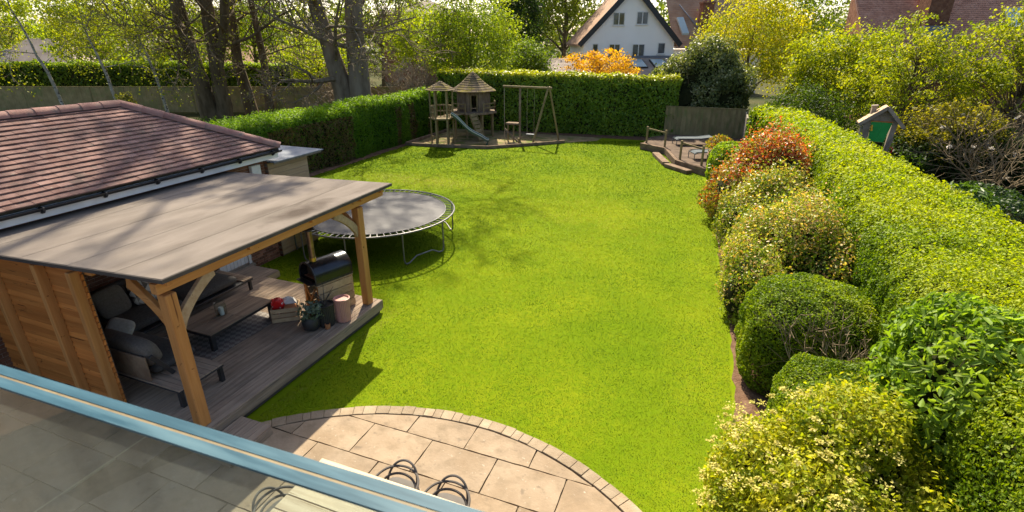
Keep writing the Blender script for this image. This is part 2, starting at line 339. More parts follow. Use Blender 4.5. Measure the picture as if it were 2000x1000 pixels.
# ------------------------------------------------------------------ numpy foliage tools
CAMP = np.array([0, 0, 5.5])
def rng_(seed): return np.random.default_rng(seed)
def _hash(i, j, k, s):
    h = (i.astype(np.int64)*374761393 + j.astype(np.int64)*668265263 + k.astype(np.int64)*1274126177 + s*974634777) & 0xffffffff
    h = ((h ^ (h >> 13))*1274126177) & 0xffffffff
    return ((h ^ (h >> 16)) & 0xffff)/65535.0
def vnoise(P, f, s=0):
    Q = np.asarray(P)*f; I = np.floor(Q).astype(np.int64); F = Q-I; F = F*F*(3-2*F)
    r = 0
    for a in (0,1):
        for b in (0,1):
            for c in (0,1):
                wgt = (F[:,0] if a else 1-F[:,0])*(F[:,1] if b else 1-F[:,1])*(F[:,2] if c else 1-F[:,2])
                r = r + wgt*_hash(I[:,0]+a, I[:,1]+b, I[:,2]+c, s)
    return r
def fbm(P, f, s=0): return (vnoise(P, f, s)*.55 + vnoise(P, f*2.1, s+1)*.3 + vnoise(P, f*4.3, s+2)*.15)
def unit(a): return a/np.maximum(np.linalg.norm(a, axis=1, keepdims=True), 1e-9)
def np_mesh(name, V, F, C=None):
    me = bpy.data.meshes.new(name); n = len(F); k = F.shape[1]
    me.vertices.add(len(V)); me.vertices.foreach_set('co', np.ascontiguousarray(V, dtype=np.float32).ravel())
    me.loops.add(n*k); me.loops.foreach_set('vertex_index', np.ascontiguousarray(F, dtype=np.int32).ravel())
    me.polygons.add(n); me.polygons.foreach_set('loop_start', np.arange(n, dtype=np.int32)*k)
    me.update(calc_edges=True)
    if C is not None:
        a = me.color_attributes.new('Col', 'FLOAT_COLOR', 'POINT')
        a.data.foreach_set('color', np.concatenate([C, np.ones((len(C), 1))], 1).astype(np.float32).ravel())
    return me
def palette(rng, pal, t):
    """t in 0..1 per leaf -> colour from a list of colours"""
    pal = np.array(pal); x = np.clip(t, 0, .9999)*(len(pal)-1); i = x.astype(int); f = (x-i)[:, None]
    return np.minimum((pal[i]*(1-f)+pal[np.minimum(i+1, len(pal)-1)]*f)*1.3, .75)
def leaf_geo(rng, P, N, size, asp, jit, fold=.3, big=False, droop=0):
    n = len(P); N = unit(N + jit*rng.normal(size=(n,3)))
    T = rng.normal(size=(n,3)); T[:,2] -= droop; T = unit(T - N*(T*N).sum(1, keepdims=True)); B = np.cross(N, T)
    s = (size*(.65+.7*rng.random(n)))[:, None]; wd = s*asp*.5
    if not big:
        V = np.stack([P-T*s*.5, P+B*wd+N*s*fold*asp*.5, P+T*s*.5, P-B*wd+N*s*fold*asp*.5], 1).reshape(-1,3)
        b = np.arange(n)[:, None]*4
        F = np.concatenate([b+np.array([0,2,1]), b+np.array([0,3,2])], 1).reshape(-1,3)
        return V, F, 4
    q = P-T*s*.5
    V = np.stack([q, q+T*s*.33+B*wd*.9+N*s*fold*.2, q+T*s*.72+B*wd*.75+N*s*fold*.12, q+T*s-N*s*.1, q+T*s*.72-B*wd*.75+N*s*fold*.12, q+T*s*.33-B*wd*.9+N*s*fold*.2], 1).reshape(-1,3)
    b = np.arange(n)[:, None]*6
    F = np.concatenate([b+np.array([0,3,2,1]), b+np.array([0,5,4,3])], 1).reshape(-1,4)
    return V, F, 6
def leaves(name, rng, P, N, size, asp, C, parent, jit=.6, mat='leaf', big=False, fold=.3, droop=0):
    size = np.broadcast_to(np.asarray(size, float), (len(P),))
    V, F, k = leaf_geo(rng, P, N, size, asp, jit, fold, big, droop)
    return link(name, np_mesh(name, V, F, np.repeat(C, k, 0)), MAT[mat], parent)
def leaf_size(P, k=.0042, lo=.04):
    d = np.linalg.norm(P-CAMP, axis=1); return np.maximum(d*k, lo)

def hedge(name, label, origin, rz, y0, y1, xl, xr, zt, pal, pal_top=None, cov=2.2, asp=.6, lump=.16, k=.0042, lo=.045, seed=1, expo=7, jit=.65,
          mat='leaf', sides=(1,1), z0=0.0, bare=None, topjit=0.0, group=None):
    """clipped hedge running along its own y axis; xl, xr, zt are functions of y"""
    rg = rng_(seed); root = thing(name, label, 'hedge', origin, rz, group)
    cz, sz = math.cos(rz), math.sin(rz)
    tow = lambda L: np.stack([L[:,0]*cz-L[:,1]*sz+origin[0], L[:,0]*sz+L[:,1]*cz+origin[1], L[:,2]+origin[2]], 1)
    th = np.linspace(0, PI, 161); e = 2/expo
    ux = np.sign(np.cos(th))*np.abs(np.cos(th))**e; uz = np.sin(th)**e
    PL, NL = [], []
    dy = .5; ny = int(math.ceil((y1-y0)/dy))
    for i in range(ny):
        ya = y0+i*(y1-y0)/ny; yb = y0+(i+1)*(y1-y0)/ny; ym = (ya+yb)/2
        a, b, h = xl(ym), xr(ym), zt(ym)
        cx = (a+b)/2+ux*(b-a)/2; zz = z0+uz*(h-z0)
        seg = np.hypot(np.diff(cx), np.diff(zz)); cum = np.concatenate([[0], np.cumsum(seg)]); per = cum[-1]
        dist = np.linalg.norm(tow(np.array([[(a+b)/2, ym, h]]))-CAMP); s = max(dist*k, lo)
        n = int(per*(yb-ya)*cov/(s*s*asp*.5))
        q = rg.random(n)*per; x = np.interp(q, cum, cx); z = np.interp(q, cum, zz)
        nx = np.sign(x-(a+b)/2)*np.abs((x-(a+b)/2)/((b-a)/2))**(expo-1)/((b-a)/2); nz = np.abs((z-z0)/(h-z0))**(expo-1)/(h-z0)
        PL.append(np.stack([x, ya+rg.random(n)*(yb-ya), z], 1)); NL.append(np.stack([nx, np.zeros(n), nz], 1))
    for yy, sg in ((y0,-1),(y1,1)):
        a, b, h = xl(yy), xr(yy), zt(yy)
        s = max(np.linalg.norm(tow(np.array([[(a+b)/2, yy, h]]))-CAMP)*k, lo)
        n = int((b-a)*h*cov/(s*s*asp*.5))
        PL.append(np.stack([a+rg.random(n)*(b-a), np.full(n, yy), z0+rg.random(n)*(h-z0)], 1)); NL.append(np.tile([0., sg, 0.], (n, 1)))
    P = np.concatenate(PL); Nn = unit(np.concatenate(NL))
    hz = P[:,2].copy(); Wp = tow(P)
    dsp = (fbm(Wp, 1.1, seed)-.5)*lump*2 + (vnoise(Wp, 4.5, seed+5)-.5)*.09
    dep = rg.random(len(P))**2*.13
    P = P + Nn*(dsp-dep)[:, None] + (Nn[:,2:3] > .7)*np.array([0,0,1.])*topjit*rg.random((len(P),1))**3
    Wp = tow(P)
    t = np.clip(.5+.9*(fbm(Wp, .8, seed+9)-.5)+.5*(rg.random(len(P))-.5), 0, 1)
    C = palette(rg, pal, t)
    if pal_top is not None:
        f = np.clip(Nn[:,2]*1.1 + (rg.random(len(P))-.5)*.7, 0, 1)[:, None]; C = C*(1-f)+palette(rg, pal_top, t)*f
    C = C*(.8+.4*rg.random((len(P),1)))
    if bare is not None:
        keep, br = bare(P, rg); C[br] = np.array([.15,.105,.045])*(.7+.6*rg.random((br.sum(),1))); P, Nn, C, Wp = P[keep], Nn[keep], C[keep], Wp[keep]
    Nw = np.stack([Nn[:,0]*cz-Nn[:,1]*sz, Nn[:,0]*sz+Nn[:,1]*cz, Nn[:,2]], 1)
    leaves('foliage', rg, Wp, Nw, leaf_size(Wp, k, lo), asp, C, root, jit=jit, mat=mat)
    # opaque dark shell, shade between the leaves put into its colour
    mb = MB(); m = 24; thc = np.linspace(0, PI, m); ys = np.linspace(y0+.15, y1-.15, max(4, int((y1-y0)*1.5)))
    vs = []; fs = []
    for y in ys:
        a, b, h = xl(y)+.17, xr(y)-.17, zt(y)-.17
        for t_ in thc:
            vs.append(((a+b)/2+math.copysign(abs(math.cos(t_))**e, math.cos(t_))*(b-a)/2, y, z0+max(math.sin(t_), 0)**e*(h-z0)))
    vs = tow(np.array(vs)); vs = vs + (np.stack([fbm(vs, 1.1, seed)-.5]*3, 1))*lump
    for i in range(len(ys)-1):
        for j in range(m-1): fs.append((i*m+j, i*m+j+1, (i+1)*m+j+1, (i+1)*m+j))
    fs.append(tuple(range(m))); fs.append(tuple((len(ys)-1)*m+j for j in range(m)))
    mb.add(vs, fs); mb.build('shaded_core', MAT['core'], root)
    return root

def shrub(name, label, c, rad, pal, cat='shrub', k=.0042, lo=.04, cov=2.2, asp=.55, expo=2.3, lump=.2, lf=1.3, seed=1, jit=.7, mat='leaf', zmin=-.9, inner=.72, group=None,
          big=False, spread=.18, tipcol=None, tipfrac=0, stems=5, fold=.3, lobes=None, shoots=0, tiplow=.55):
    """lobes: list of (dx,dy,dz, sx,sy,sz) in units of rad around c"""
    rg = rng_(seed); c = np.array(c, float); rad = np.array(rad, float)
    root = thing(name, label, cat, (c[0], c[1], max(0, c[2]-rad[2])), 0, group)
    s0 = max(np.linalg.norm(c-CAMP)*k, lo); LB = lobes or [(0,0,0,1,1,1)]
    PP, NN = [], []; core = MB(); nu, nv = 18, 10
    for li, lb in enumerate(LB):
        lc = c+np.array(lb[:3])*rad; lr = rad*np.array(lb[3:])
        area = 4*PI*((lr[0]*lr[1])**1.6/3+(lr[0]*lr[2])**1.6/3+(lr[1]*lr[2])**1.6/3)**(1/1.6)*1.15
        n = int(area*cov/(s0*s0*asp*.5))
        d = unit(rg.normal(size=(n,3))); d = d[d[:,2] > zmin]; n = len(d)
        r = 1/((np.abs(d)**expo).sum(1))**(1/expo)
        P = lc + d*(r[:, None])*lr; Nn = unit(np.sign(d)*np.abs(d*r[:, None])**(expo-1)/lr)
        dsp = (fbm(P, lf, seed)-.5)*2*lump*rad.mean() + (vnoise(P, lf*4, seed+3)-.5)*.12*rad.mean()
        sh = shoots*(rg.random(n)**6)*(Nn[:,2] > .1)
        P = P+Nn*(dsp-rg.random(n)**2*spread*rad.mean())[:, None]+np.array([0,0,1.])*sh[:,None]
        ok = P[:,2] > .03
        for lj, l2 in enumerate(LB):
            if lj != li: ok &= (((P-(c+np.array(l2[:3])*rad))/(rad*np.array(l2[3:])))**2).sum(1) > .72
        PP.append(P[ok]); NN.append(Nn[ok])
        vs = []; fs = []
        for i in range(nv+1):
            v = -PI/2+PI*i/nv
            for j in range(nu):
                u = 2*PI*j/nu; dd = np.array([math.cos(v)*math.cos(u), math.cos(v)*math.sin(u), math.sin(v)])
                rr = 1/((np.abs(dd)**expo).sum())**(1/expo); vs.append(lc+dd*rr*lr*inner)
        vs = np.array(vs); vs[:,2] = np.maximum(vs[:,2], .02); vs += (np.stack([fbm(vs, lf, seed)-.5]*3, 1))*lump*rad.mean()*1.2
        for i in range(nv):
            for j in range(nu): fs.append((i*nu+j, i*nu+(j+1) % nu, (i+1)*nu+(j+1) % nu, (i+1)*nu+j))
        core.add(vs, fs)
    P = np.concatenate(PP); Nn = np.concatenate(NN); n = len(P)
    t = np.clip(.5+1.1*(fbm(P, lf*1.5, seed+9)-.5)+.6*(rg.random(n)-.5), 0, 1); C = palette(rg, pal, t)*(.8+.4*rg.random((n,1)))
    if tipcol is not None:
        hgt = np.clip((P[:,2]-c[2])/rad[2], -1, 1.5)
        pr = tipfrac*(tiplow+(1.15-tiplow)*hgt)*(fbm(P, 1.6, seed+21)*2)
        m_ = rg.random(n) < pr; C[m_] = palette(rg, tipcol, rg.random(m_.sum()))*(.8+.4*rg.random((m_.sum(),1)))
    leaves('foliage', rg, P, Nn, leaf_size(P, k, lo), asp, C, root, jit=jit, mat=mat, big=big, fold=fold)
    o = core.build('shaded_core', MAT['core'], root); o['kind'] = 'stuff'  # opaque shell, its dark colour stands in for shade in the gaps
    if stems:
        mb = MB()
        for i in range(stems):
            a = 2*PI*i/stems+.4; e0 = c+np.array([math.cos(a)*rad[0]*.15, math.sin(a)*rad[1]*.15, 0]); e0[2] = 0
            e1 = c+np.array([math.cos(a)*rad[0]*.7, math.sin(a)*rad[1]*.7, rad[2]*.45])
            mid = (e0+e1)/2+np.array([0,0,.1]); mb.tube([e0, mid, e1], [.03, .022, .008], 5)
        o = mb.build('stems', MAT['twig'], root); o['kind'] = 'stuff'
    return root

def crown_leaves(root, rg, c, rad, nclump, nleaf, clump_r, pal, size=None, k=.004, lo=.06, asp=.6, shell=.45, lump=.3, seed=0, jit=.9, mat='leaf', low=-.75, name='crown', flat=.7, tdark=0):
    d = unit(rg.normal(size=(nclump*2,3))); d = d[d[:,2] > low][:nclump]; nclump = len(d)
    rr = shell+(1-shell)*rg.random(nclump)**.6
    rr *= 1+lump*(fbm(d*2+seed, 1.0, seed)-.5)*2
    cen = np.array(c)+d*rr[:, None]*np.array(rad)
    idx = np.repeat(np.arange(nclump), nleaf); n = len(idx)
    cr = clump_r*(.6+.8*rg.random(nclump))
    off = rg.normal(size=(n,3))*np.array([1,1,flat])*cr[idx][:, None]*.55
    P = cen[idx]+off; Nn = unit(unit(off+1e-6)*.6+unit(cen[idx]-np.array(c))*.4+np.array([0,0,.35]))
    tcl = rg.random(nclump)
    t = np.clip(tcl[idx]*.65+.35*rg.random(n), 0, 1); C = palette(rg, pal, t)*(.75+.5*rg.random((n,1)))
    sz = leaf_size(P, k, lo) if size is None else size
    o = leaves(name, rg, P, Nn, sz, asp, C, root, jit=jit, mat=mat)
    return cen

def limb_path(rg, p, q, wob, n=5, sag=0):
    p = np.array(p, float); q = np.array(q, float); L = np.linalg.norm(q-p); out = []
    o1 = rg.normal(size=3)*wob*L; 
    for i in range(n+1):
        t = i/n; out.append(p*(1-t)+q*t+o1*math.sin(PI*t)*.5+np.array([0,0,1])*sag*math.sin(PI*t)*L+rg.normal(size=3)*wob*L*.12*(0 < i < n))
    return out

def leafy_tree(name, label, X, Y, h, cz, rad, pal, nclump=160, nleaf=60, clump_r=.7, trunk_r=.18, k=.004, lo=.06, seed=1, asp=.6, bark='bark', cat='tree', group=None, shell=.4, limbs=26,
               lump=.3, world=False, lean=(0,0), low=-.75, jit=.9, mat='leaf', ground=0.0, flat=.7):
    rg = rng_(seed); x, y = (X, Y) if world else site(X, Y)
    root = thing(name, label, cat, (x, y, ground), 0, group)
    c = (x+lean[0], y+lean[1], cz)
    cen = crown_leaves(root, rg, c, rad, nclump, nleaf, clump_r, pal, k=k, lo=lo, asp=asp, shell=shell, lump=lump, seed=seed, low=low, jit=jit, mat=mat, flat=flat)
    mb = MB(); top = np.array([c[0], c[1], cz+rad[2]*.45]); base = np.array([x, y, ground])
    path = limb_path(rg, base, top, .03, 7); rads = [trunk_r*(1.25 if i == 0 else 1)*(1-.8*i/7) for i in range(8)]
    mb.tube(path, rads, 8); mb.build('trunk', MAT[bark], root, smooth=True)
    mb = MB(); ids = rg.choice(len(cen), min(limbs, len(cen)), replace=False)
    for i in ids:
        t = np.clip((cen[i][2]-ground)/(top[2]-ground)-.25, .2, .9); st_ = path[int(t*7)]
        r0 = trunk_r*(1-.8*t)*.55; pth = limb_path(rg, st_, cen[i], .08, 4, .04); mb.tube(pth, [r0, r0*.7, r0*.45, r0*.28, r0*.15], 4)
    mb.build('limbs', MAT[bark], root, smooth=True)['kind'] = 'stuff'
    return root

def grow(rg, p, d, L, r, lvl, maxl, tubes, tips, up=.12, wander=.18, kids=(4,7), ang=(30,65), ratio=(.45,.72), tmin=.25, drop=0.0):
    nseg = 5 if lvl < 2 else (4 if lvl < maxl else 3); pts = [np.array(p)]; d = np.array(d, float)
    for i in range(nseg):
        d = d+rg.normal(size=3)*wander+np.array([0,0,up-drop*lvl]); d /= np.linalg.norm(d); pts.append(pts[-1]+d*L/nseg)
    r1 = r*(.35 if lvl < maxl else .5); rad = [r+(r1-r)*i/nseg for i in range(nseg+1)]
    tubes.append((pts, rad, lvl))
    if lvl >= maxl: tips.append(pts[-1]); return
    nk = rg.integers(kids[0], kids[1]+1)
    for j in range(nk):
        t = tmin+(1-tmin)*(j+rg.random())/nk; f = t*nseg; i = min(int(f), nseg-1); q = pts[i]+(pts[i+1]-pts[i])*(f-i)
        dd = pts[i+1]-pts[i]; dd /= np.linalg.norm(dd)
        ax = np.cross(dd, rg.normal(size=3)); ax /= np.linalg.norm(ax); a = R(rg.uniform(*ang))
        nd = dd*math.cos(a)+np.cross(ax, dd)*math.sin(a)
        grow(rg, q, nd, L*rg.uniform(*ratio)*(1.1-.45*t), max((r+(r1-r)*t)*rg.uniform(.45,.65), .006), lvl+1, maxl, tubes, tips, up, wander, kids, ang, ratio, tmin, drop)
def bare_tree(name, label, stems, seed, maxl=4, bark='bark', twig='twig', leafpal=None, leafn=0, leafsize=.1, cat='tree', group=None, start=.3, minr=.012, nbr=(9,12), blen=(.42,.6), up=.06, drop=0, kids=(4,7), leafspread=.35, leader=True, parts=True):
    """stems: list of (points, radii); limbs grow from the upper part of every stem"""
    rg = rng_(seed); b = stems[0][0][0]
    root = thing(name, label, cat, (b[0], b[1], b[2]), 0, group)
    tubes = []; tips = []
    for pts, rads in stems:
        mb = MB(); P = [np.array(q, float) for q in pts]
        # resample smoothly
        tt = np.linspace(0, len(P)-1, 4*(len(P)-1)+1); arr = np.array(P)
        path = np.stack([np.interp(tt, range(len(P)), arr[:,i]) for i in range(3)], 1); path[1:-1] += rg.normal(size=path[1:-1].shape)*.03*np.array([1,1,0])
        rr = np.interp(tt, range(len(P)), rads); mb.tube(path, list(rr), 10); mb.build('trunk', MAT[bark], root, smooth=True)
        Ltot = np.linalg.norm(arr[-1]-arr[0])
        nb = rg.integers(nbr[0], nbr[1]+1)
        for j in range(nb):
            t = start+(1-start)*(j+rg.random())/nb; f = t*(len(path)-1); i = min(int(f), len(path)-2); q = path[i]+(path[i+1]-path[i])*(f-i)
            a = rg.uniform(0, 2*PI); el = rg.uniform(-.1, .6); d = np.array([math.cos(a)*math.cos(el), math.sin(a)*math.cos(el), math.sin(el)])
            grow(rg, q, d, min(Ltot*rg.uniform(*blen)*(1.15-.55*t), 2.5+q[2]*.75), rr[i]*rg.uniform(.2,.36), 1, maxl, tubes, tips, up=up, drop=drop, kids=kids)
        if leader: grow(rg, path[-1], path[-1]-path[-3], Ltot*.3, rr[-1], 1, maxl, tubes, tips, up=.15, kids=kids)
    lim, tw = MB(), MB()
    for pts, rad, lvl in tubes:
        rad = [max(v, minr) for v in rad]
        if lvl <= 2: lim.tube(pts, rad, 6 if lvl == 1 else 4, cap=False)
        else: tw.tube(pts, rad, 3, cap=False)
    lim.build('limbs', MAT[bark], root, smooth=True)['kind'] = 'stuff'; o = tw.build('twigs', MAT[twig], root); o['kind'] = 'stuff'
    if leafn and leafpal:
        T = np.array(tips); n = int(leafn); idx = rg.integers(0, len(T), n)
        P = T[idx]+rg.normal(size=(n,3))*leafspread; Nn = unit(rg.normal(size=(n,3))+np.array([0,0,.5]))
        C = palette(rg, leafpal, rg.random(n))*(.8+.4*rg.random((n,1)))
        leaves('spring_leaves', rg, P, Nn, leafsize, .6, C, root, jit=.8)
    return root
# ================================================================== GROUND
def sheet(name, poly, z, mat, th=.02):
    return tag(MB().prism(poly, z-th, z).build(name, mat), kind='structure')
sheet('ground', [(-300,-60),(300,-60),(300,420),(-300,420)], -.035, MAT['ground'], .3)
sheet('lawn', [(-16.9,1.0),(1.6,1.0),(1.6,33),(-16.9,33)], 0, MAT['lawn'], .03)
ARC_C = (-2.84, 1.58); ARC_R = 4.36
BED = [(.42,3.0),(.42,5.2),(.84,6.4),(.86,8.0),(.78,10.4),(.55,13.0),(.40,15.8),(.18,19.0),(.08,21.0),(-.1,23.2),(1.2,28.4),(3.4,28.4),(3.4,3.0)]
def wobble(poly, amp, seed, step=.25):
    rg = random.Random(seed); out = []
    for i in range(len(poly)):
        a, b = poly[i], poly[(i+1) % len(poly)]; L = math.hypot(b[0]-a[0], b[1]-a[1]); n = max(1, int(L/step))
        for k in range(n):
            t = k/n; out.append((a[0]+(b[0]-a[0])*t+rg.uniform(-amp, amp)*(k > 0), a[1]+(b[1]-a[1])*t+rg.uniform(-amp, amp)*(k > 0)))
    return out
sheet('flower_bed', wobble(BED, .035, 1), .006, MAT['soil'])
sheet('hedge_border', wobble([(-16.9,10.5),(-16.9,26),(-16.15,26),(-16.2,10.5)], .04, 2), .006, MAT['soil'])
PLAY = [(-16.3,25.35),(-14.2,25.5),(-11.5,26.1),(-9.4,28.0),(-8.2,29.3),(-6.6,30.6),(-6.4,32.6),(-16.9,32.2)]
sheet('play_area', PLAY, .012, MAT['mulch'])
sheet('shrub_border', [(-16.9,32),(-9,31.6),(-2.5,31.8),(-2.5,33),(-16.9,33)], .018, MAT['soil'])

# patio -------------------------------------------------------------
def clip_circle(poly, c, r, n=48):
    """clip a polygon against a convex polygon approximating the patio outline (arc above, open below)"""
    out = poly
    for k in range(n):
        a0 = R(-20)+R(220)*k/n; a1 = R(-20)+R(220)*(k+1)/n
        p0 = (c[0]+r*math.cos(a0), c[1]+r*math.sin(a0)); p1 = (c[0]+r*math.cos(a1), c[1]+r*math.sin(a1))
        if p0[1] < c[1]-.3 and p1[1] < c[1]-.3: continue
        ins = lambda q: (p1[0]-p0[0])*(q[1]-p0[1])-(p1[1]-p0[1])*(q[0]-p0[0]) >= 0
        new = []
        for i in range(len(out)):
            A, B = out[i], out[(i+1) % len(out)]; ia, ib = ins(A), ins(B)
            if ia: new.append(A)
            if ia != ib:
                d1 = (p1[0]-p0[0])*(A[1]-p0[1])-(p1[1]-p0[1])*(A[0]-p0[0]); d2 = (p1[0]-p0[0])*(B[1]-p0[1])-(p1[1]-p0[1])*(B[0]-p0[0])
                t = d1/(d1-d2); new.append((A[0]+(B[0]-A[0])*t, A[1]+(B[1]-A[1])*t))
        out = new
        if len(out) < 3: return []
    return out
outline = [(ARC_C[0]+ARC_R*math.cos(R(a)), ARC_C[1]+ARC_R*math.sin(R(a))) for a in range(-5, 146, 3)] + [(-6.6,3.9),(-11.5,3.9),(-11.5,-3),(1.5,-3)]
patio = sheet('patio', outline, .008, MAT['joint'])
rows = [(-1.3,-.65,-.2),(-.65,0,.35),(0,.65,-.1),(.65,1.3,.4),(1.3,2.0,0),(2.0,2.65,.45),(2.65,3.3,.1),(3.3,3.95,.52),(3.95,4.6,.02),(4.6,5.25,-.44),(5.25,6.1,.08)]
joints = {10:[-6.9,-5.9,-4.85,-3.75,-2.80,-1.80,-.85,.2,1.4], 9:[-7.4,-6.4,-5.35,-4.31,-3.30,-2.26,-1.25,-.25,.9], 8:[-5.95,-4.85,-3.80,-2.75,-1.7,-.65,.5,1.6]}
rg = random.Random(7); nsl = 0
for ri, (ya, yb, off) in enumerate(rows):
    xs = joints.get(ri)
    if xs is None:
        xs = [-11.4+off+1.02*i for i in range(14) if -11.4+off+1.02*i < 1.8]
        if ri in (5,6,7): xs = [q for q in xs if abs(q+7.32) > .4]+[-7.32]; xs.sort()
    for a, b in zip(xs[:-1], xs[1:]):
        g_ = .009; poly = [(a+g_,ya+g_),(b-g_,ya+g_),(b-g_,yb-g_),(a+g_,yb-g_)]
        if ya > 1.2 and b > -6.35: poly = clip_circle(poly, ARC_C, ARC_R-.205)
        if ya > 3.4: poly = [q for q in poly if q[0] > -6.9]
        if len(poly) < 3: continue
        ar = abs(sum(poly[i][0]*poly[(i+1) % len(poly)][1]-poly[(i+1) % len(poly)][0]*poly[i][1] for i in range(len(poly))))/2
        if ar < .03: continue
        cx = sum(q[0] for q in poly)/len(poly); cy = sum(q[1] for q in poly)/len(poly); zz = rg.uniform(-.003, .003)
        # slightly uneven sawn edges
        pl = []
        for i in range(len(poly)):
            A, B = poly[i], poly[(i+1) % len(poly)]; L = math.hypot(A[0]-B[0], A[1]-B[1]); n = max(1, int(L/.12))
            for k_ in range(n):
                t = k_/n; pl.append((A[0]+(B[0]-A[0])*t-cx+rg.uniform(-.005,.005), A[1]+(B[1]-A[1])*t-cy+rg.uniform(-.005,.005)))
        MB().prism(pl, 0, .024+zz).build('paving_slab', MAT['slab'], patio, loc=(cx, cy, .008))
MB().box(-7.335, -1.3, .0, -7.305, 3.85, .034).build('mortar_joint', MAT['palejoint'], patio)
a = 4.0; k = 0
while a < 138:
    wd = rg.choice([.13,.16,.2,.21,.23,.25])+rg.uniform(-.01,.01); da = math.degrees(wd/(ARC_R-.1)); 
    a0, a1 = R(a+.035), R(a+da-.035); r0, r1 = ARC_R-.19+rg.uniform(-.008,.008), ARC_R+rg.uniform(-.012,.012)
    pl = []
    for (rr, an) in ((r0,a0),(r1,a0),(r1,(a0+a1)/2),(r1,a1),(r0,a1)): pl.append((ARC_C[0]+rr*math.cos(an), ARC_C[1]+rr*math.sin(an)))
    cx = sum(q[0] for q in pl)/5; cy = sum(q[1] for q in pl)/5
    MB().prism([(q[0]-cx, q[1]-cy) for q in pl], 0, .034+rg.uniform(-.004,.005)).build('edging_sett', MAT['sett'], patio, bevel=.005, seg=1, loc=(cx, cy, .008))
    a += da

# grass -------------------------------------------------------------
LAWN = [(-16.2,10.5),(-16.25,25.3),(-14.2,25.35),(-11.5,25.95),(-9.35,27.9),(-8.1,29.2),(-6.4,30.7),(-3.9,31.4),(-3.7,29.2),(-2.5,28.2),(-1.75,25.2),(-.4,23.7),(.0,21.0),(.12,19.0),(.34,15.8),(.5,13.0),(.73,10.4),(.82,8.0),(.80,6.4),(.42,5.2),(.42,4.2),(1.4,3.0),(1.4,1.4),(-6.1,1.4),(-6.2,8.3),(-9.6,8.5),(-9.6,9.05),(-10.7,9.1),(-10.7,11.6)]
def inside(x, y, poly):
    r = np.zeros(len(x), bool); n = len(poly)
    for i in range(n):
        (xa, ya), (xb, yb) = poly[i], poly[(i+1) % n]
        if ya == yb: continue
        c = ((ya > y) != (yb > y)) & (x < (xb-xa)*(y-ya)/(yb-ya)+xa); r ^= c
    return r
def grass():
    rg = rng_(5); Ps = []
    for y0 in np.arange(1.4, 32, .8):
        for x0 in np.arange(-16.4, 1.6, .8):
            d = math.dist((x0+.4, y0+.4, 0), (0, 0, 5.5)); wd = max(.0010*d, .006); h = max(.0062*d, .04)
            n = int(.64*1.0/(wd*h*.5)); Ps.append(np.stack([x0+.8*rg.random(n), y0+.8*rg.random(n), np.zeros(n)], 1))
    P = np.concatenate(Ps)
    m = inside(P[:,0], P[:,1], LAWN) & ~((np.hypot(P[:,0]-ARC_C[0], P[:,1]-ARC_C[1]) < ARC_R+.02))
    m &= ~((P[:,1] < 3.0) & (P[:,0] < 1.0))
    P = P[m]; n = len(P); d = np.linalg.norm(P-CAMP, axis=1)
    wd = np.maximum(.0010*d, .006)*(.6+.8*rg.random(n)); h = np.maximum(.0013*d, .009)*(.45+.9*rg.random(n))
    a = rg.random(n)*2*PI; t = np.stack([np.cos(a), np.sin(a), np.zeros(n)], 1)
    lean = rg.normal(size=(n,3))*np.array([.45,.45,0]); 
    V = np.stack([P-t*wd[:,None]*.5, P+t*wd[:,None]*.5, P+(np.array([0,0,1.])+lean)*h[:,None]], 1).reshape(-1,3)
    big = fbm(P, .35, 3); med = fbm(P, 1.7, 8); fine = vnoise(P, 9, 4)
    tt = np.clip(.36+1.4*(big-.5)+1.0*(med-.5)+.3*(fine-.5)+.16*(rg.random(n)-.5)+.5*np.exp(-(((P[:,0]+4.5)/5.5)**2+((P[:,1]-18)/7)**2))-.12+.06*np.sin((P[:,0]+.12*P[:,1])*2*PI/1.5), 0, 1)
    C = palette(rg, [(.045,.095,.003),(.082,.14,.004),(.135,.185,.005),(.21,.23,.009)], tt)
    dry = np.exp(-(((P[:,0]+11.6)/2.6)**2+((P[:,1]-18.6)/.8)**2))*1.0 + np.exp(-(((P[:,0]+4.5)/3.)**2+((P[:,1]-16)/4)**2))*.28*med + np.exp(-((P[:,0]-.3)/.7)**2)*.12
    dry += (np.hypot(P[:,0]-ARC_C[0], P[:,1]-ARC_C[1]) < ARC_R+.14)*.45*fine + ((P[:,0] < -5.9)&(P[:,1] < 8.6))*.5
    f = np.clip(dry*(.5+rg.random(n)), 0, .85)[:,None]; C = C*(1-f)+np.array([.36,.30,.10])*f
    C *= (.9+.2*rg.random((n,1)))
    F = np.arange(3*n).reshape(-1,3)
    o = link('lawn_grass', np_mesh('lawn_grass', V, F, np.repeat(C, 3, 0)), MAT['grass'])
    nn = np.array([0,0,1.])+rg.normal(size=(n,3))*.09; nn = unit(nn)
    o.data.normals_split_custom_set_from_vertices(np.repeat(nn, 3, 0).tolist())
    tag(o, 'bright green mown grass covering the whole lawn', 'grass', kind='stuff')
grass()

